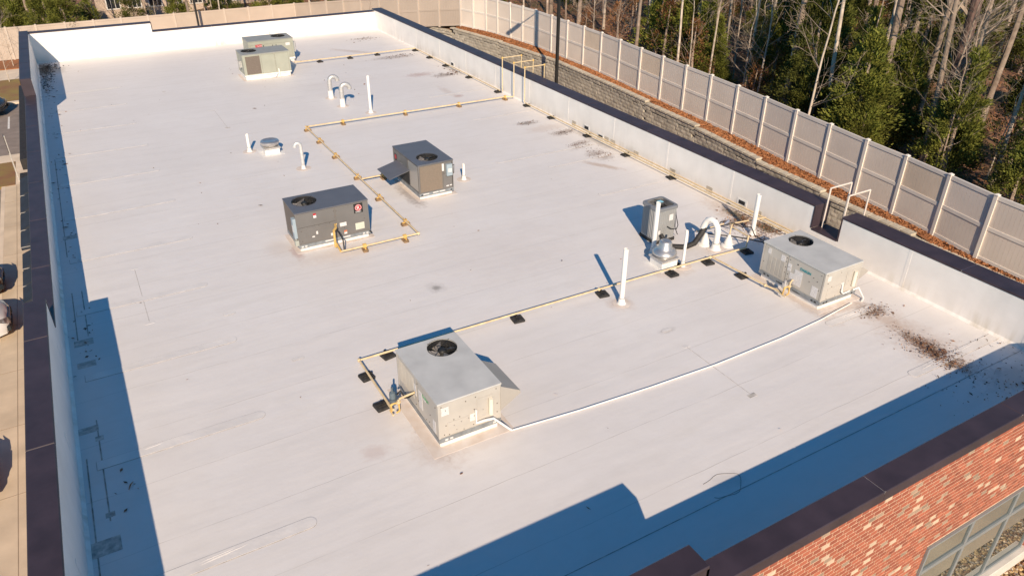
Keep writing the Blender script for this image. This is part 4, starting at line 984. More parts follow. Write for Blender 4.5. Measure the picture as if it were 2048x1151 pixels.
# white PVC sleeve arch
t=thing('pipe_arch','thick white plastic pipe arch carrying the black hose down into the roof','pipe',(14.15,13.24,0))
MB().tube([(0,0,.05),(0,0,.52),(-.01,.03,.66),(-.03,.12,.78),(-.06,.24,.82),(-.09,.35,.76),(-.11,.42,.62),(-.12,.45,.5)],.085,14).build('pipe',WHITE,t,smooth=True); boot(t,.085,.2,.24)
def fanvent(label,x,y,s,tall):
    t=thing('exhaust_fan',label,'exhaust fan',(x,y,0),group='spun aluminium roof exhaust fans')
    MB().bbox(-.27*s,.27*s,-.27*s,.27*s,.0,.20*s,.02).build('curb',CURB,t); MB().bbox(-.30*s,.30*s,-.30*s,.30*s,.201*s,.25*s,.01).build('curb_cap',GALV,t)
    if tall: pr=[(.20,.25),(.20,.30),(.33,.34),(.335,.37),(.31,.42),(.24,.47),(.19,.52),(.17,.66),(.15,.70),(.10,.725)]
    else: pr=[(.24,.25),(.30,.30),(.33,.36),(.335,.42),(.31,.45),(.27,.46),(.26,.455),(.20,.43),(.05,.43)]
    MB().lathe([(a*s,b*s) for a,b in pr],n=36).build('hood',ALU,t,smooth=True)
    MB().box(-.40*s,.40*s,-.40*s,.40*s,.001,.006).build('flashing_skirt',CURB,t)
fanvent('low round aluminium exhaust fan left of centre on the far half of the roof',5.40,27.05,1.0,False)
fanvent('domed shiny exhaust fan on a curb before the grey condensing unit',12.33,13.28,.98,True)
for (x,y,lab) in ((14.10,13.62,'white cone flashing behind the white pipe arch'),(14.62,13.24,'white cone flashing with a thin yellow pipe rising from it')):
    t=thing('pipe_flashing',lab,'pipe flashing',(x,y,0),group='cone flashings'); MB().lathe([(.20,.001),(.19,.03),(.13,.06),(.10,.18),(.035,.34)],n=20).build('cone',CURB,t,smooth=True)
    if x>14.3: MB().tube([(0,0,.3),(.01,0,.5),(.08,.04,.62)],.02,8).build('riser_pipe',YEL,t)

# --- gas piping runs
PR=.025
def run(label,segs,r=PR,z=.135,fit=YELB,group='yellow gas pipe runs'):
    t=thing('gas_pipe',label,'gas pipe',(segs[0][0][0],segs[0][0][1],0),group=group); o=Vector((segs[0][0][0],segs[0][0][1],0))
    for pts in segs:
        P=[Vector(p if len(p)==3 else (*p,z))-o for p in pts]
        for a,b in zip(P,P[1:]): MB().tube([a,b],r,10).build('pipe',YEL,t,smooth=True)
        for p in P[1:-1]: 
            MB().lathe([(r*1.1,-r*1.5),(r*1.5,-r*.8),(r*1.5,r*.8),(r*1.1,r*1.5)],n=10).build('elbow',YEL,t,smooth=True,loc=p)
    return t
r1=run('long pale yellow gas pipe crossing from the near tan unit to the right tan unit',[[(3.68,11.2),(3.68,12.90),(6.0,12.89)],[(6.0,12.89),(9.9,12.84),(13.5,12.76),(14.75,12.70)],[(13.55,12.74),(13.66,10.95),(13.72,10.62)]])
r2=run('yellow gas pipe from the condenser corner to the right wall',[[(14.75,12.70,.135),(14.86,12.78,.42),(14.9,13.5,.42)],[(15.0,13.66,.40),(16.42,13.62,.30)],[(14.0,13.9,.30),(15.0,13.75,.40)]],r=.02)
r3=run('yellow gas pipe loop around the dark grey unit with the square logo',[[(16.46,28.55,2.0) if False else (16.50,28.55,.14),(16.2,28.72,.14),(7.24,28.88,.14),(7.26,17.93,.14),(4.98,17.93,.14)],[(7.25,22.62,.14),(8.28,22.62,.14)]],r=.027)
r4=run('double yellow gas pipe along the foot of the right parapet',[[(16.46,27.5,.14),(16.48,11.6,.14)],[(16.58,24.0,.17),(16.60,11.6,.17)]],r=.025)
r5=run('yellow gas pipe from the far sage units to the first parapet riser',[[(9.75,39.45,.14),(16.46,39.45,.14),(16.46,29.75,.14)]],r=.027)
for y,lab in ((29.58,'farthest of the three yellow pipes arching over the right parapet'),(28.55,'middle of the three yellow pipes arching over the right parapet'),(27.62,'nearest of the three yellow pipes arching over the right parapet')):
    t=thing('riser_pipe',lab,'gas pipe',(16.5,y,0),group='yellow pipes over the parapet')
    P=[(0,0,.14),(0,0,1.62),(.98,0,1.62),(.98,0,-.6)]
    for a,b in zip(P,P[1:]): MB().tube([a,b],.023,8).build('pipe',YEL,t)
    for p in P[1:3]: MB().lathe([(.03,-.045),(.042,-.02),(.042,.02),(.03,.045)],n=10).build('elbow',YELB,t,loc=p)
ORD=['first','second','third','fourth','fifth','sixth','seventh','eighth','ninth','tenth']
padm=MB(); padm.bbox(-.14,.14,-.14,.14,0,.055,.015); padm.box(-.10,.10,-.06,-.02,.055,.075); padm.box(-.10,.10,.02,.06,.055,.075)
padmesh=padm.mesh('rubber_foot',RUB); stm=MB(); stm.box(-.13,.13,-.022,.022,.055,.095); stm.box(-.015,.015,-.05,.05,.095,.115)
strutm=stm.mesh('strut',BLK)
woodm=MB(); woodm.bbox(-.13,.13,-.07,.07,0,.075,.008); woodmesh=woodm.mesh('wood_block',WOOD); ws=MB(); ws.box(-.10,.10,-.02,.02,.075,.105); ws.box(-.04,-.015,-.05,.05,.105,.20); ws.box(.015,.04,-.05,.05,.105,.20); wsm=ws.mesh('clamp',YELB)
rp=random.Random(4)
def pad(x,y,lab,rot=0):
    t=thing('pipe_support',lab,'pipe support',(x,y,0),rot+rp.uniform(-.2,.2),'black rubber pipe supports'); link('rubber_foot',padmesh,t); link('strut',strutm,t)
def wood(x,y,lab,rot=0):
    t=thing('pipe_block',lab,'pipe support',(x,y,0),rot+rp.uniform(-.15,.15),'wooden pipe blocks'); link('wood_block',woodmesh,t); link('clamp',wsm,t)
H9=math.pi/2
for i,(x,y) in enumerate([(7.53,12.83),(9.95,12.79),(12.14,12.74),(13.40,12.76),(14.77,12.70)]): pad(x,y-.04,f'{ORD[i]} black rubber support right of the near tan unit on the long crossing pipe',H9)
pad(13.66,11.73,'black rubber support under the short pipe branch to the right tan unit')
pad(4.33,12.93,'black rubber support behind the left back corner of the near tan unit',H9); pad(3.66,12.42,'black rubber support just below the left pipe corner'); pad(3.58,11.36,'black rubber support beside the gas regulator of the near tan unit')
for i,(x,y) in enumerate([(16.52,17.91),(16.52,20.43),(16.52,22.87),(16.52,25.48),(16.52,27.45)]): pad(x,y,f'{ORD[i]} black rubber support along the right parapet counting back from the condensing unit')
for i,(x,y) in enumerate([(16.46,29.95),(16.46,32.87),(16.46,35.5),(16.46,37.5),(16.46,39.42)]): pad(x,y,f'{ORD[i]} black rubber support along the right parapet beyond the pipe risers')
for i,(x,y) in enumerate([(14.26,39.45),(12.73,39.45),(11.09,39.45)]): pad(x,y,f'{ORD[i]} black rubber support from the right on the pipe to the sage units',H9)
for i,(x,y) in enumerate([(7.26,28.75),(7.26,27.15),(7.26,25.3),(7.26,23.0),(7.26,21.0),(7.26,18.9)]): wood(x,y,f'{ORD[i]} wooden block from the far end under the lengthwise yellow pipe')
for i,(x,y) in enumerate([(6.84,17.93),(5.65,17.93)]): wood(x,y,f'{ORD[i]} wooden block from the right in front of the dark grey unit',H9)
for i,(x,y) in enumerate([(8.74,28.86),(11.43,28.83),(13.9,28.78),(16.15,28.72)]): wood(x,y,f'{ORD[i]} wooden block from the left under the crossing yellow pipe of the loop',H9)
wood(8.02,22.62,'wooden block under the short branch to the grey unit with the open hood',H9)
# gas connections and regulators
def gastrain(label,x,y,side_x,zz,uy):
    t=thing('gas_regulator',label,'gas regulator',(x,y,0),group='gas regulators')
    MB().tube([(0,.1,.135),(0,-.15,.135)],.03,8).build('pipe',YEL,t,smooth=True)
    m=MB(); m.tube([(-.05,-.20,.13),(-.05,-.22,.33),(.02,-.22,.35),(.10,-.24,.33),(.10,-.26,.16),(.03,-.26,.13)],[.02,.024,.02,.026,.02,.02],8); m.build('pipe_loop',YELB,t,smooth=True); MB().tube([(-.05,-.12,.135),(-.05,-.30,.135)],.02,8).build('union',YEL,t,smooth=True); MB().lathe([(.0,.0),(.045,.005),(.045,.03),(.02,.04),(.012,.08)],(.10,-.24,.34),10).build('valve_handle',YEL,t,smooth=True)
    m=MB(); m.tube([(.02,-.16,.30),(.02,-.16,.42)],.07,14); m.tube([(.02,-.16,.42),(.02,-.16,.50)],.03,10); m.build('regulator_body',GALV if x>8 else mat('dark blue grey regulator',(.10,.13,.16),.5),t,smooth=True)
    m=MB(); m.tube([(.08,-.22,.34),(.15,-.20,.40),(side_x-x-.02,-.18+uy,zz)],.022,8); m.build('connector',YEL,t,smooth=True)
gastrain('yellow gas regulator assembly at the left side of the near tan unit',3.68,11.15,4.07,.62,-.25)
m=MB(); m.tube([(3.80,11.02,.46),(3.86,10.98,.55),(3.92,10.92,.40),(3.97,10.85,.44),(4.07,10.72,.62)],.02,6); tag(m.build('flexible_connector',BLK,smooth=True),'black flexible connector joining the regulator to the near tan unit','hose')
MB_=MB(); MB_.lathe([(.06,.42),(.065,.50),(.055,.56),(.02,.575),(.02,.68)],(3.70,11.0,0),12)
tag(MB_.build('regulator_vent_cap',mat('blue grey cap',(.12,.16,.19),.5),smooth=True),'blue grey capped regulator valve above the yellow fittings near the tan unit','valve')
gastrain('orange yellow gas regulator assembly at the left side of the right tan unit',13.72,10.6,14.04,.42,.05)
t=thing('gas_stub','yellow gas valve stub standing at the front of the dark grey unit with the logo','gas pipe',(4.98,17.93,0))
MB().tube([(0,0,.14),(0,.2,.18),(0,.36,.22)],.032,8).build('pipe',YELB,t,smooth=True); MB().tube([(-.03,.36,.12),(-.03,.36,.62),(.05,.42,.66),(.1,.6,.66)],.035,8).build('riser',YELB,t,smooth=True); MB().tube([(.10,.02,.14),(.14,.18,.4),(.10,.45,.56),(.05,.6,.5)],.02,6).build('flexible_hose',WIRE,t,smooth=True)
# thin pipework behind the right tan unit
t=thing('refrigerant_lines','thin dark refrigerant lines crossing to the right tan unit behind the white arch','pipes',(14.3,12.9,0))
m=MB(); m.tube([(-.1,.75,.28),(.35,.3,.3),(.6,.05,.28),(.9,-.35,.26),(.75,-1.2,.2)],.018,6); m.tube([(.35,.85,.34),(.7,.62,.5),(.95,.5,.35),(1.1,.3,.4),(1.05,.1,.25),(1.0,-.8,.2)],.016,6); m.tube([(.1,.7,.35),(.55,.95,.42),(.75,.75,.5)],.016,6); m.build('line',BLK,t,smooth=True)
for q in ([(.62,.85,.38),(.72,.80,.5)],[(.15,.75,.3),(.3,.65,.32)]): MB().tube(q,.04,8).build('valve',mat('steel blue valve',(.3,.33,.42),.4,.3),t,smooth=True)
# condensate conduit
def cond(label,pts,r=.024,m_=None,group='white condensate pipes'):
    t=thing('drain_pipe',label,'drain pipe',pts[0] if len(pts[0])==3 else (*pts[0],0),group=group); o=Vector((pts[0][0],pts[0][1],pts[0][2]))
    MB().tube([Vector(p)-o for p in pts],r,8).build('pipe',m_ or WHITE,t,smooth=True)
cond('thin white drain pipe bending down across the front of the near tan unit',[(4.80,9.63,.66),(4.80,9.63,.36),(4.95,9.60,.38),(5.12,9.54,.40),(5.45,9.46,.04)])
cond('long thin white drain pipe lying across the roof between the two tan units',[(5.45,9.46,.03),(6.94,9.31,.03),(8.6,9.20,.03),(10.32,9.13,.03),(12.35,9.16,.03),(13.74,9.25,.03),(15.0,9.40,.03)],.016)
cond('white drain pipe at the front corner of the right tan unit',[(15.15,9.56,.28),(15.30,9.52,.32),(15.42,9.40,.05),(15.30,9.34,.03)])
t=thing('trap_pipe','short white trap pipe on the front face of the right tan unit','drain pipe',(14.70,9.56,0)); MB().tube([(.0,0,.56),(0,-.02,.36),(.06,-.03,.30),(.30,-.02,.30)],.02,8).build('pipe',WHITE,t,smooth=True)
# ladder rails at the notch
t=thing('roof_ladder','white metal ladder rails rising above the notch in the right parapet','ladder',(16.7,11.8,.42))
LX=17.05
def bar3(a,b): MB().tube([a,b],.024,8).build('rail',LR,t)
LR=mat('faded tan white ladder paint',(.74,.64,.56),.5,var=.05)
for y in (.32,-.28):
    bar3((.30,y,.05 if y>0 else -.4+.45),(.30,y,1.22)); bar3((.30,y,1.22),(1.15,y,1.22)); bar3((1.15,y,1.22),(1.15,y,-2.2))
for k in range(10): MB().tube([(1.15,-.28,.1-k*.3),(1.15,.32,.1-k*.3)],.014,6).build('rung',WHITE,t)

# --- debris on the roof
DKK=leaf_mat('black wet leaves',(.02,.015,.012),(.07,.04,.025))
def debris(label,spots,n,seed,m=LEAFB,sz=(.02,.05)):
    r=random.Random(seed); mb=MB()
    for i in range(n):
        x,y,sx,sy=r.choice(spots); px=r.gauss(x,sx); py=r.gauss(y,sy)
        if px>16.68 or px<-1.72: continue
        a=r.random()*6.28; L=r.uniform(*sz)*(2.2 if r.random()<.12 else 1); wd=L*r.uniform(.12,.6); c,s_=math.cos(a),math.sin(a); z=.006+abs(r.gauss(0,.018)); tz=r.uniform(-.01,.02)
        mb.add([(px-c*L,py-s_*L,z),(px+s_*wd,py-c*wd,z+tz),(px+c*L,py+s_*L,z+.004),(px-s_*wd,py+c*wd,z-tz*.3)],[(0,1,2,3)])
    tag(mb.build('leaf_litter',m),label,'leaf debris',kind='stuff')
DK=leaf_mat('dark wet leaves',(.12,.07,.04),(.38,.20,.11))
debris('dark pile of leaves and twigs near the front right corner of the roof',[(14.95,7.5,.14,.35),(14.80,6.85,.16,.28),(14.87,7.1,.14,.3),(15.2,8.9,.22,.14),(15.0,6.9,.35,.5)],1700,1,DK,(.008,.024))
debris('brown leaves scattered in the shaded front right corner',[(15.6,5.7,.6,.35),(15.0,5.4,.7,.25),(14.4,5.9,.5,.3),(16.2,5.3,.3,.3),(16.3,6.3,.3,.4)],180,2,DK,(.01,.035))
debris('wet leaf clump by the right parapet scupper behind the condensing unit',[(16.35,14.4,.16,.45),(16.45,13.4,.14,.3),(15.9,14.15,.3,.25),(15.8,13.2,.3,.2)],1600,3,DK,(.008,.026))
debris('loose dark debris along the middle of the right parapet',[(15.7,22.2,.3,.15),(15.75,20.95,.22,.3),(16.0,23.75,.28,.15),(15.3,25.4,.25,.1)],600,4,DK,(.008,.026))
debris('leaf debris by the far scupper beyond the pipe risers',[(15.8,33.9,.3,.2),(16.3,34.6,.12,.5),(14.9,38.6,.6,.2),(15.2,43.6,.5,.3)],260,5,DK,(.02,.05))
debris('black wet leaf pile in the far left corner',[(-1.35,43.6,.18,.8),(-1.2,45.0,.25,.5),(-1.45,41.5,.15,1.0)],800,6,DKK,(.02,.05))
debris('sparse leaves blown along the left parapet shade',[(-1.35,y,.15,.6) for y in (16.6,17.4,21,23,26.5,29.5,33,36,38.5)]+[(-1.0,11.5,.15,.3)],110,7,DK,(.02,.06))
debris('single leaves scattered over the open roof',[(7,26,5,9),(9,12,5,4),(4,34,4,6),(11,38,3,4)],90,8,DK,(.02,.05))
m=MB(); m.tube([(-1.02,11.40,.012),(-.98,11.48,.035),(-.93,11.56,.02)],[.006,.014,.004],5); tag(m.build('curled_leaf',LEAFB),'curled brown leaf lying alone in the left shade','leaf')

# ------------------------------------------------------------------ signs, cars, small trees on the left
t=thing('parking_sign','silver post with an edge on sign panel beside the left walkway','sign',(-3.83,41.75,GZ+.1))
MB().box(-.03,.03,-.03,.03,0,2.3).build('post',GALV,t); MB().bbox(-.035,-.015,-.04,.16,1.45,2.32,.004).build('sign_panel',WIRE,t)
CPW=mat('white car paint',(.75,.76,.78),.25,.0,var=.01); CPW.node_tree.nodes['Principled BSDF'].inputs['Coat Weight'].default_value=.6
CPK=mat('black car paint',(.018,.02,.024),.22,.0,var=.01); CPK.node_tree.nodes['Principled BSDF'].inputs['Coat Weight'].default_value=.6
CGL=mat('tinted car glass',(.02,.025,.03),.05,var=.01); TY=mat('tyre rubber',(.02,.02,.02),.85); RIM=mat('alloy rim',(.5,.5,.52),.3,.8)
def car(label,x,y,paint,yaw_=0,s=1.0):
    """suv, nose towards +x at the origin"""
    t=thing('parked_car',label,'car',(x,y,GZ),yaw_,'cars parked nose in to the left walkway')
    # body cross sections along x (from nose back): x, halfwidth, z bottom, z belt, crown
    S_=[(0,.62,.38,.62,.66),(-.12,.80,.28,.74,.80),(-.45,.90,.24,.88,.97),(-1.0,.93,.24,.98,1.06),(-1.5,.94,.24,1.03,1.10),(-2.6,.95,.24,1.04,1.08),(-3.9,.95,.24,1.05,1.09),(-4.45,.90,.28,1.02,1.08),(-4.62,.78,.36,.90,.95)]
    m=MB(); rings=[]
    for (xx,hw,zb,zs,zc) in S_:
        rings.append([(xx,-hw*.92,zb),(xx,-hw,zb+.15),(xx,-hw,zs-.12),(xx,-hw*.94,zs),(xx,-hw*.5,zc),(xx,0,zc+.02),(xx,hw*.5,zc),(xx,hw*.94,zs),(xx,hw,zs-.12),(xx,hw,zb+.15),(xx,hw*.92,zb)])
    loft(m,rings,True,True); m.build('body',paint,t,smooth=True)
    m=MB(); rings=[]
    for (xx,hw,z1) in ((-1.25,.80,1.06),(-1.95,.70,1.56),(-2.3,.68,1.66),(-3.6,.68,1.66),(-4.2,.66,1.52),(-4.5,.76,1.05)):
        rings.append([(xx,-hw-.08*(1.66-z1),1.0),(xx,-hw,z1-.05),(xx,-hw*.6,z1),(xx,hw*.6,z1),(xx,hw,z1-.05),(xx,hw+.08*(1.66-z1),1.0)])
    loft(m,rings,True,True); m.build('cabin_glass',CGL,t,smooth=True)
    m=MB(); m.add([(-1.98,-.66,1.585),(-1.98,.66,1.585),(-2.3,.67,1.68),(-3.6,.67,1.68),(-4.15,.64,1.56),(-4.15,-.64,1.56),(-3.6,-.67,1.68),(-2.3,-.67,1.68)],[(0,7,2,1),(7,6,3,2),(6,5,4,3)]); m.build('roof_panel',paint,t,smooth=True)
    for sy in (-1,1):
        h=MB(); h.add([(-.02,sy*.40,.60),(-.09,sy*.74,.64),(-.30,sy*.885,.80),(-.36,sy*.86,.88),(-.14,sy*.66,.80),(-.04,sy*.42,.70)],[(0,1,2,3,4,5)] if sy<0 else [(5,4,3,2,1,0)])
        for i in range(len(h.v)): v=h.v[i]; h.v[i]=(v[0]+.03,v[1]*1.01,v[2]+.012)
        h.build('headlight',mat('headlight lens',(.35,.38,.42),.1,.4),t)
        h=MB(); h.bbox(-.12,.03,min(sy*.52,sy*.74),max(sy*.52,sy*.74),.36,.54,.02); h.build('fog_light',CGL,t)
    m=MB(); m.bbox(-.1,.025,-.38,.38,.56,.70,.02); gr=m.build('grille',CGL,t)
    for k in range(3): MB().box(.024,.034,-.36,.36,.585+k*.04,.597+k*.04).build('grille_bar',RIM,gr)
    MB().box(-.05,.03,-.42,.42,.30,.40).build('bumper_insert',CGL,t)
    for xx in (-.85,-3.75):
        for sy in (-1,1):
            w_=MB(); w_.tube([(xx,sy*.74,.34),(xx,sy*.955,.34)],.34,20); o=w_.build('wheel',TY,t); MB().tube([(xx,sy*.95,.34),(xx,sy*.965,.34)],.22,14).build('rim',RIM,o)
    for sy in (-1,1): MB().bbox(-1.62,-1.45,min(sy*.94,sy*1.10),max(sy*.94,sy*1.10),1.02,1.16,.03).build('mirror',paint,t)
    t.scale=(s,s,s); return t
car('white suv parked nose in beside the left walkway',-4.05,26.95,CPW)
car('black car parked just beyond the white suv',-4.30,30.2,CPK,0,.97)
car('dark car parked nearest the camera with only its shadow on the walkway',-4.47,18.65,CPK)
car('black car standing at the far end of the driveway',-4.5,54.9,CPK,R(-20))

# ------------------------------------------------------------------ trees
def perp(d):
    a=d.cross(Vector((0,0,1))); 
    if a.length<.1: a=d.cross(Vector((1,0,0)))
    return a.normalized()
def branch(m,p,d,L,r,depth,rg,segs=4,sides=5,up_=.12):
    pts=[p.copy()]; rs=[r]; q=p.copy(); dd=d.normalized()
    for i in range(segs):
        dd=(dd+Vector((rg.uniform(-.18,.18),rg.uniform(-.18,.18),rg.uniform(-.06,.10)+up_*.3))).normalized(); q=q+dd*(L/segs); pts.append(q.copy()); rs.append(max(.004,r*(1-(i+1)/segs*.8)))
    m.tube(pts,rs,sides if depth>0 else 3,cap=False)
    if depth>0:
        for k in range(rg.randint(3,5)):
            i=rg.randint(1,segs); a=rg.uniform(0,6.28); ax=(pts[i]-pts[i-1]).normalized(); pp=perp(ax); pp=Matrix.Rotation(a,3,ax)@pp
            branch(m,pts[i],(ax*.8+pp*rg.uniform(.5,.9)),L*rg.uniform(.35,.6),rs[i]*.6,depth-1,rg,3,4)
def bare_meshes(seed,H,r0,low=.35,nb=16,fork=False,bark=BARK,bl=1.0):
    rg=random.Random(seed); m=MB(); pts=[];rs=[]; x=y=0; n=9; lx,ly=rg.uniform(-.4,.4),rg.uniform(-.4,.4)
    for i in range(n+1):
        f=i/n; pts.append(Vector((lx*f*f+rg.uniform(-.07,.07)*f*2,ly*f*f+rg.uniform(-.07,.07)*f*2,H*f))); rs.append(r0*(1-.72*f)*(1.25 if i==0 else 1))
    m.tube(pts,rs,9,cap=True)
    b=MB()
    for k in range(nb):
        f=rg.uniform(low,.98); i=min(n-1,int(f*n)); p=pts[i].lerp(pts[i+1],f*n-i); a=rg.uniform(0,6.28); L=H*rg.uniform(.10,.22)*bl*(1.3-f*.6)
        branch(b,p,Vector((math.cos(a),math.sin(a),rg.uniform(.3,1.0))),L,r0*(1-.72*f)*.42,2 if L>1.6 else 1,rg)
    if fork: branch(b,pts[3],Vector((rg.uniform(-.3,.3),rg.uniform(-.3,.3),1)),H*.6,r0*.6,2,rg,6,7)
    return m.mesh('trunk',bark,True),b.mesh('branches',TWIG)
TV={}
TV['tall']=[bare_meshes(10+i,rh,rr,.38,20,i%3==0,[BARK,BARKP,BARK,BARKP,BARK][i]) for i,(rh,rr) in enumerate(((17,.135),(16,.115),(19,.18),(14,.09),(18,.15)))]
TV['pine']=[bare_meshes(30+i,22,.33,.25,10,False,PINEB,.5) for i in range(2)]
TV['thin']=[bare_meshes(40+i,rh,rr,.18,16,False,[BARK,BARKP][i%2],1.5) for i,(rh,rr) in enumerate(((8,.055),(7,.05),(9,.065),(6,.04)))]
def evergreen(seed,H,W,n,mat_,conic=.7,base=.04):
    rg=random.Random(seed); tr=MB(); tr.tube([(0,0,0),(.05,0,H*.5),(0,.05,H*.93)],[.11,.07,.02],7)
    c=MB(); nc=int(85*(H/4.5)); cl=[]
    for k in range(nc):
        f=base+(1-base)*(rg.random()**.85); 
        rad=W*((1-f)**conic)*(.55+.45*min(1,f*6)); a=rg.uniform(0,6.28); rr=rad*math.sqrt(rg.uniform(.12,1.0))*rg.uniform(.8,1.12)
        cl.append((rr*math.cos(a),rr*math.sin(a),H*f,rg.uniform(.22,.5)*(.6+.6*(1-f)),a))
    for i in range(n):
        x,y,z,s,a=rg.choice(cl); 
        px,py,pz=x+rg.gauss(0,s*.5),y+rg.gauss(0,s*.5),z+rg.gauss(0,s*.42)
        if pz<.02: continue
        out=Vector((px,py,rg.uniform(.3,1.4)*max(.5,W*.5))).normalized(); out=(out+Vector((rg.uniform(-.6,.6),rg.uniform(-.6,.6),rg.uniform(-.5,.6)))).normalized()
        sd=perp(out); sd=Matrix.Rotation(rg.uniform(0,3.14),3,out)@sd; L=rg.uniform(.05,.125); w_=L*rg.uniform(.16,.32); p=Vector((px,py,pz))
        c.add([p-out*L*.5,p+sd*w_,p+out*L,p-sd*w_],[(0,1,2,3)])
    return tr.mesh('trunk',BARK,True),c.mesh('crown',mat_)
TV['ever']=[evergreen(60+i,h_,w_,nn,mm,cc) for i,(h_,w_,nn,mm,cc) in enumerate(((5.5,1.7,19000,LEAF,.75),(4.2,1.6,17000,LEAF,.6),(7.5,2.1,26000,LEAFD,.8),(3.0,1.5,12000,LEAF,.5),(6.5,1.6,19000,LEAFD,.85)))]
TV['brown']=[evergreen(80+i,3.5,1.3,1100,LEAFB,.5,.3) for i in range(2)]
def tree(kind,i,x,y,label,group,s=1,rot=None,lean=(0,0),name=None,z=None):
    ms=TV[kind][i%len(TV[kind])]; zz=hgt(x,y)-.05 if z is None else z
    t=thing(name or {'tall':'bare_tree','pine':'pine_tree','thin':'bare_sapling','ever':'evergreen_tree','brown':'leafy_shrub'}[kind],label,'tree' if kind!='brown' else 'shrub',(x,y,zz),0,group)
    t.rotation_euler=(lean[0],lean[1],rot if rot is not None else rt_.uniform(0,6.28)); t.scale=(s,s,s)
    link('trunk',ms[0],t); link('crown' if kind in('ever','brown') else 'branches',ms[1],t); return t
rt_=random.Random(99)
NT=[('tall',0,34.3,34.9,'tall bare tree behind the fence left of the double trunk'),('tall',1,36.2,35.7,'pale forked bare tree rising beside the small cedar'),('tall',3,34.5,31.9,'slim white flecked bare tree behind the middle of the fence'),
('tall',2,34.1,28.4,'thick double leaning trunk behind the fence centre right'),('tall',1,34.35,28.75,'second leaning trunk of the close pair centre right'),('tall',4,33.7,52.5,'bare tree just behind the fence near the black lamp pole'),('tall',0,38,51.3,'bare tree deeper in the woods beyond the lamp pole'),
('thin',0,32.5,22.9,'slender branching sapling right of centre behind the fence'),('pine',0,37.6,21.4,'thick plated pine trunk at the upper right'),('tall',2,37.4,24.0,'pale curved trunk left of the thick pine'),('tall',3,38.6,25.2,'slim twin trunk two left of the thick pine'),('tall',1,38.9,26.1,'slim leaning trunk three left of the thick pine'),
('tall',3,32.5,15.6,'pale birch like trunk at the right edge behind the fence'),('thin',2,31.5,17.6,'thin bare sapling near the right edge'),('tall',4,42.2,27.8,'mottled trunk in deep shade upper right'),('thin',1,33.3,31.0,'crooked little sapling beside the slim flecked tree'),('tall',0,41,31,'bare trunk behind the double leaning trunks')]
for k,i,x,y,lab in NT: tree(k,i,x,y,lab,'bare trees in the woods behind the fence')
tree('pine',1,44.5,34,'second thick pine trunk deeper in the woods','bare trees in the woods behind the fence')
EV=[(33.4,34.4,0,1.0,'rounded light green cedar right beside the cedar left of centre'),(31.6,24.6,3,1.1,'low spreading cedar between the leaning trunks and the sapling'),(38.5,33.5,2,1.0,'tall dark cedar behind the middle of the fence'),(37.0,27.5,2,.9,'broad dark cedar behind the double leaning trunks'),(34.0,36.6,1,1.35,'light green cedar leaning over the fence left of centre'),(35.2,30.6,0,1.1,'tall light green cedar behind the fence centre'),(33.9,26.0,2,.95,'dark cedar behind the fence right of the double trunk'),(31.6,17.3,0,.95,'pale green cedar nearest the fence on the right'),(30.2,13.6,1,.8,'young cedar at the right edge behind the fence'),(32.4,20.7,3,1.0,'low cedar between the saplings on the right'),(36.3,38.8,4,.9,'narrow cedar beside the light green one left of centre'),(30.6,20.9,3,.8,'small cedar touching the fence right of centre'),(33.2,23.4,4,.9,'slender dark cedar behind the branching sapling')]
for x,y,i,s,lab in EV: tree('ever',i,x,y,lab,'cedars behind the fence',s)
def ok(x,y):
    if y<=53: return x>fxz(y)[0]+1.3
    fy=52.57 if x>25.77 else (70 if x<18 else 52.57+(25.77-x)/7.77*17.43); return y>fy+1.2
def scatter(kind,n,xr,yr,lab,grp,smin,smax,mind,seed,need=True,zoff=0):
    r=random.Random(seed); pts=[]; tries=0
    while len(pts)<n and tries<n*60:
        tries+=1; x=r.uniform(*xr); y=r.uniform(*yr)
        if not ok(x,y): continue
        if kind=='ever':
            if y<53 and x<fxz(y)[0]+2.8: continue
            uu=cam_uv((x,y,hgt(x,y)))
            if uu and (1000<uu[0]<1290 or 110<uu[0]<620) and r.random()<.85: continue
        if need and not (inframe((x,y,hgt(x,y)),60) or inframe((x,y,hgt(x,y)+5),10)): continue
        if any((x-a)**2+(y-b)**2<mind**2 for a,b in pts): continue
        pts.append((x,y)); sc_=r.uniform(smin,smax); u=cam_uv((x,y,hgt(x,y)))
        dist=x-fxz(min(y,52.5))[0] if y<52.6 else y-60
        hw='far left' if u[0]<250 else 'left of the lamp pole' if u[0]<1100 else 'near the lamp pole' if u[0]<1350 else 'mid woods' if u[0]<1600 else 'right of centre' if u[0]<1850 else 'near the right edge' 
        dw='beside the fence' if dist<6 else 'further in' if dist<14 else 'well back' if dist<26 else 'farthest back'
        sw_='small' if sc_<smin+(smax-smin)/3 else 'middling' if sc_<smin+(smax-smin)*2/3 else 'large'
        tree(kind,r.randrange(9),x,y,sw_+' '+lab.split(' in the ')[0].split(' behind ')[0].split(' among ')[0].split(' far back')[0].split(' deep ')[0]+', '+dw+', '+hw,grp,sc_,lean=(r.uniform(-.05,.05),r.uniform(-.05,.05)))
scatter('ever',46,(29,75),(10,58),'evergreen in the woods to the right of the fence','evergreens among the right hand woods',.65,1.25,2.6,1)
scatter('ever',26,(30,80),(50,90),'evergreen far back behind the fence corner','far evergreens behind the fence corner',.7,1.2,3.2,2)
scatter('tall',85,(30,80),(8,60),'bare grey tree among the woods to the right','bare trees crowding the right hand woods',.7,1.15,1.8,3)
scatter('tall',26,(28,80),(52,95),'bare tree far back behind the fence corner','bare trees behind the fence corner',.7,1.1,2.4,4)
scatter('pine',6,(44,80),(12,60),'pine trunk deep in the right hand woods','deep pines in the woods',.7,1,5,5)
scatter('thin',85,(28.5,66),(10,64),'thin bare sapling in the undergrowth behind the fence','saplings in the undergrowth',.6,1.35,1.3,6)
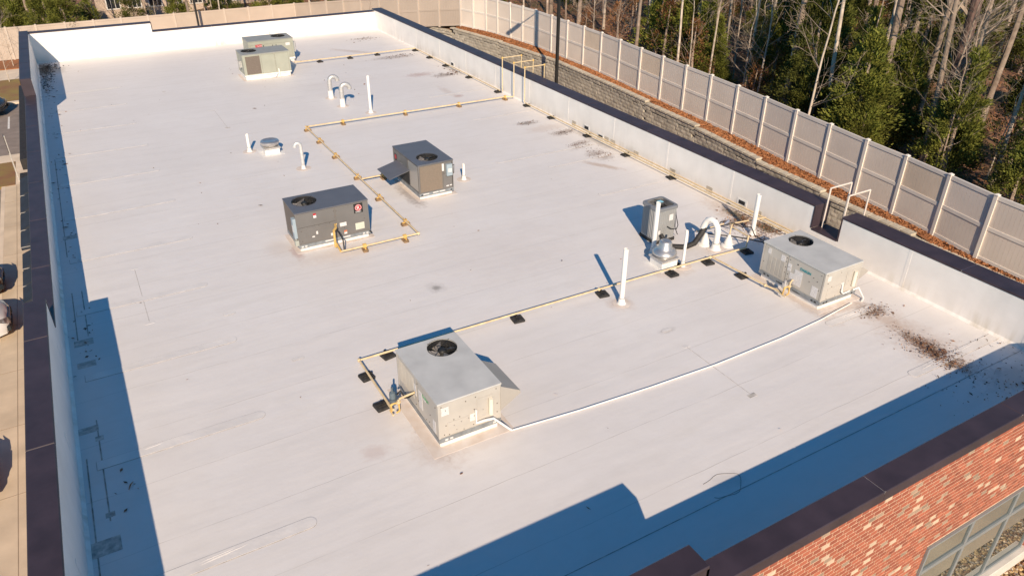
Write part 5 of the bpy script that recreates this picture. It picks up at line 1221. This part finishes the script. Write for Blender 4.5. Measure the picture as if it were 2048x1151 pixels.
scatter('brown',34,(29,60),(10,66),'dry brown shrub behind the fence','dry leaved shrubs behind the fence',.6,1.2,2,7)
scatter('ever',20,(-14,24),(71,90),'evergreen behind the far end fence','evergreens behind the far end fence',.8,1.2,2.2,8)
scatter('tall',26,(-10,26),(71.5,92),'bare tree behind the far end fence','bare trees behind the far end fence',.7,1.1,1.7,9)
scatter('thin',16,(-10,26),(71.5,85),'bare sapling behind the far end fence','saplings behind the far end fence',.6,1.1,1.5,10)
tree('thin',3,-4.35,63.0,'small leafless ornamental tree in the mulch bed at the far left','ornamental trees',.62,name='ornamental_tree',z=GZ+.1)
tree('thin',1,-4.1,67.8,'slender leafless tree against the far left fence','ornamental trees',.62,name='ornamental_tree',z=GZ+.1)
tree('thin',2,20.6,58.0,'leafless bushy tree in front of the fence at the far roof corner','ornamental trees',.5,name='ornamental_tree',z=GZ+.1)
# undergrowth: thousands of twigs and leaves low behind the fence
ug=MB(); r=random.Random(17)
for i in range(26000):
    if i%4: x=26.5+abs(r.gauss(0,13)); y=r.uniform(6,62)
    else: x=r.uniform(-10,45); y=r.uniform(53,85)
    if x<fxz(min(y,52.5))[0]+.25 and y<52.6: continue
    if y>52.6:
        fy=52.57 if x>25.77 else (70 if x<18 else 52.57+(25.77-x)/7.77*17.43)
        if y<fy+.3: continue
    z=hgt(x,y); a=r.random()*6.28; L=r.uniform(.15,.6); 
    if r.random()<.35:
        h=L*r.uniform(.8,2.2); ug.add([(x,y,z),(x+.012,y+.01,z),(x+math.cos(a)*L*.5,y+math.sin(a)*L*.5,z+h)],[(0,1,2)],1)
    else:
        s=r.uniform(.04,.11); zz=z+r.random()*.25; ug.add([(x,y,zz),(x+s,y+.3*s,zz+s*.5),(x+s*.6,y+s,zz+s*.3),(x-.3*s,y+s*.7,zz)],[(0,1,2,3)],r.choice((0,0,2)))
tag(ug.build('undergrowth',[LEAFB,TWIG,LEAFD]),'tangle of dry twigs, fallen leaves and low green plants on the woods floor','undergrowth',kind='stuff')

# ------------------------------------------------------------------ houses beyond the woods
def house(label,x,y,z,rot,W_,D_,H_,wallm,roofm,wins):
    t=thing('house',label,'house',(x,y,z),rot,'houses beyond the trees')
    MB().box(0,W_,0,D_,0,H_).build('wall',wallm,t)
    m=MB(); e=.5; m.add([(-e,-e,H_),(W_+e,-e,H_),(W_+e,D_+e,H_),(-e,D_+e,H_),(-e,D_/2,H_+D_*.35),(W_+e,D_/2,H_+D_*.35)],[(0,1,5,4),(2,3,4,5),(1,2,5),(3,0,4),(0,3,2,1)]); m.build('roof',roofm,t)
    for (u,v,w_,h_) in wins:
        f=MB().box(u-.1,u+w_+.1,-.06,-.001,v-.1,v+h_+.1).build('window',LINE,t); MB().box(u,u+w_,-.075,-.0605,v,v+h_).build('pane',CGL,f)
        for k in (1,2): MB().box(u+w_*k/3-.02,u+w_*k/3+.02,-.09,-.0755,v,v+h_).build('muntin',LINE,f)
        for k in (1,2,3): MB().box(u+.0,u+w_,-.0885,-.0765,v+h_*k/4-.02,v+h_*k/4+.02).build('muntin',LINE,f)
PB=mat('pale house brick',(.56,.44,.35),.9,var=.2,scale=10,bump=.3); RF=mat('brown shingle roof',(.30,.22,.17),.9,var=.2,scale=6,bump=.4); RF2=mat('tan shingle roof',(.45,.36,.29),.9,var=.15,scale=6,bump=.4)
house('pale brick house with tall white framed windows behind the far end fence',3.0,86,-4.8,R(-2),20,9,7,PB,RF,[(1.0+i*1.9,1.0,1.1,4.5) for i in range(9)])
house('tan house with a brown eave showing between trees at the upper right',66,60,-3.5,R(-62),16,10,5,PB,RF2,[(2,1.2,1.2,1.8),(6,1.2,1.2,1.8),(10,1.2,1.2,1.8)])
house('pale house glimpsed through the trees right of centre',58,72,-3.5,R(-50),14,9,6,PB,RF,[(2,1.2,1.2,1.8),(6,1.2,1.2,1.8),(10,1.2,1.2,1.8)])
from collections import defaultdict
dd_=defaultdict(list)
bpy.context.view_layer.update()
for o in COL.objects:
    if o.parent is None and 'label' in o and 'category' in o: dd_[o['label']].append(o)
W9=['first','second','third','fourth','fifth','sixth','seventh','eighth','ninth','tenth','eleventh','twelfth']
for lab,os_ in dd_.items():
    if len(os_)>1:
        os_.sort(key=lambda o:cam_uv(tuple(o.location))[0])
        for i,o in enumerate(os_): o['label']=f'{lab}, {W9[min(i,11)]} from the left'
print('objects',len(bpy.data.objects),'tris est',sum(len(o.data.polygons) for o in bpy.data.objects if o.type=='MESH'))
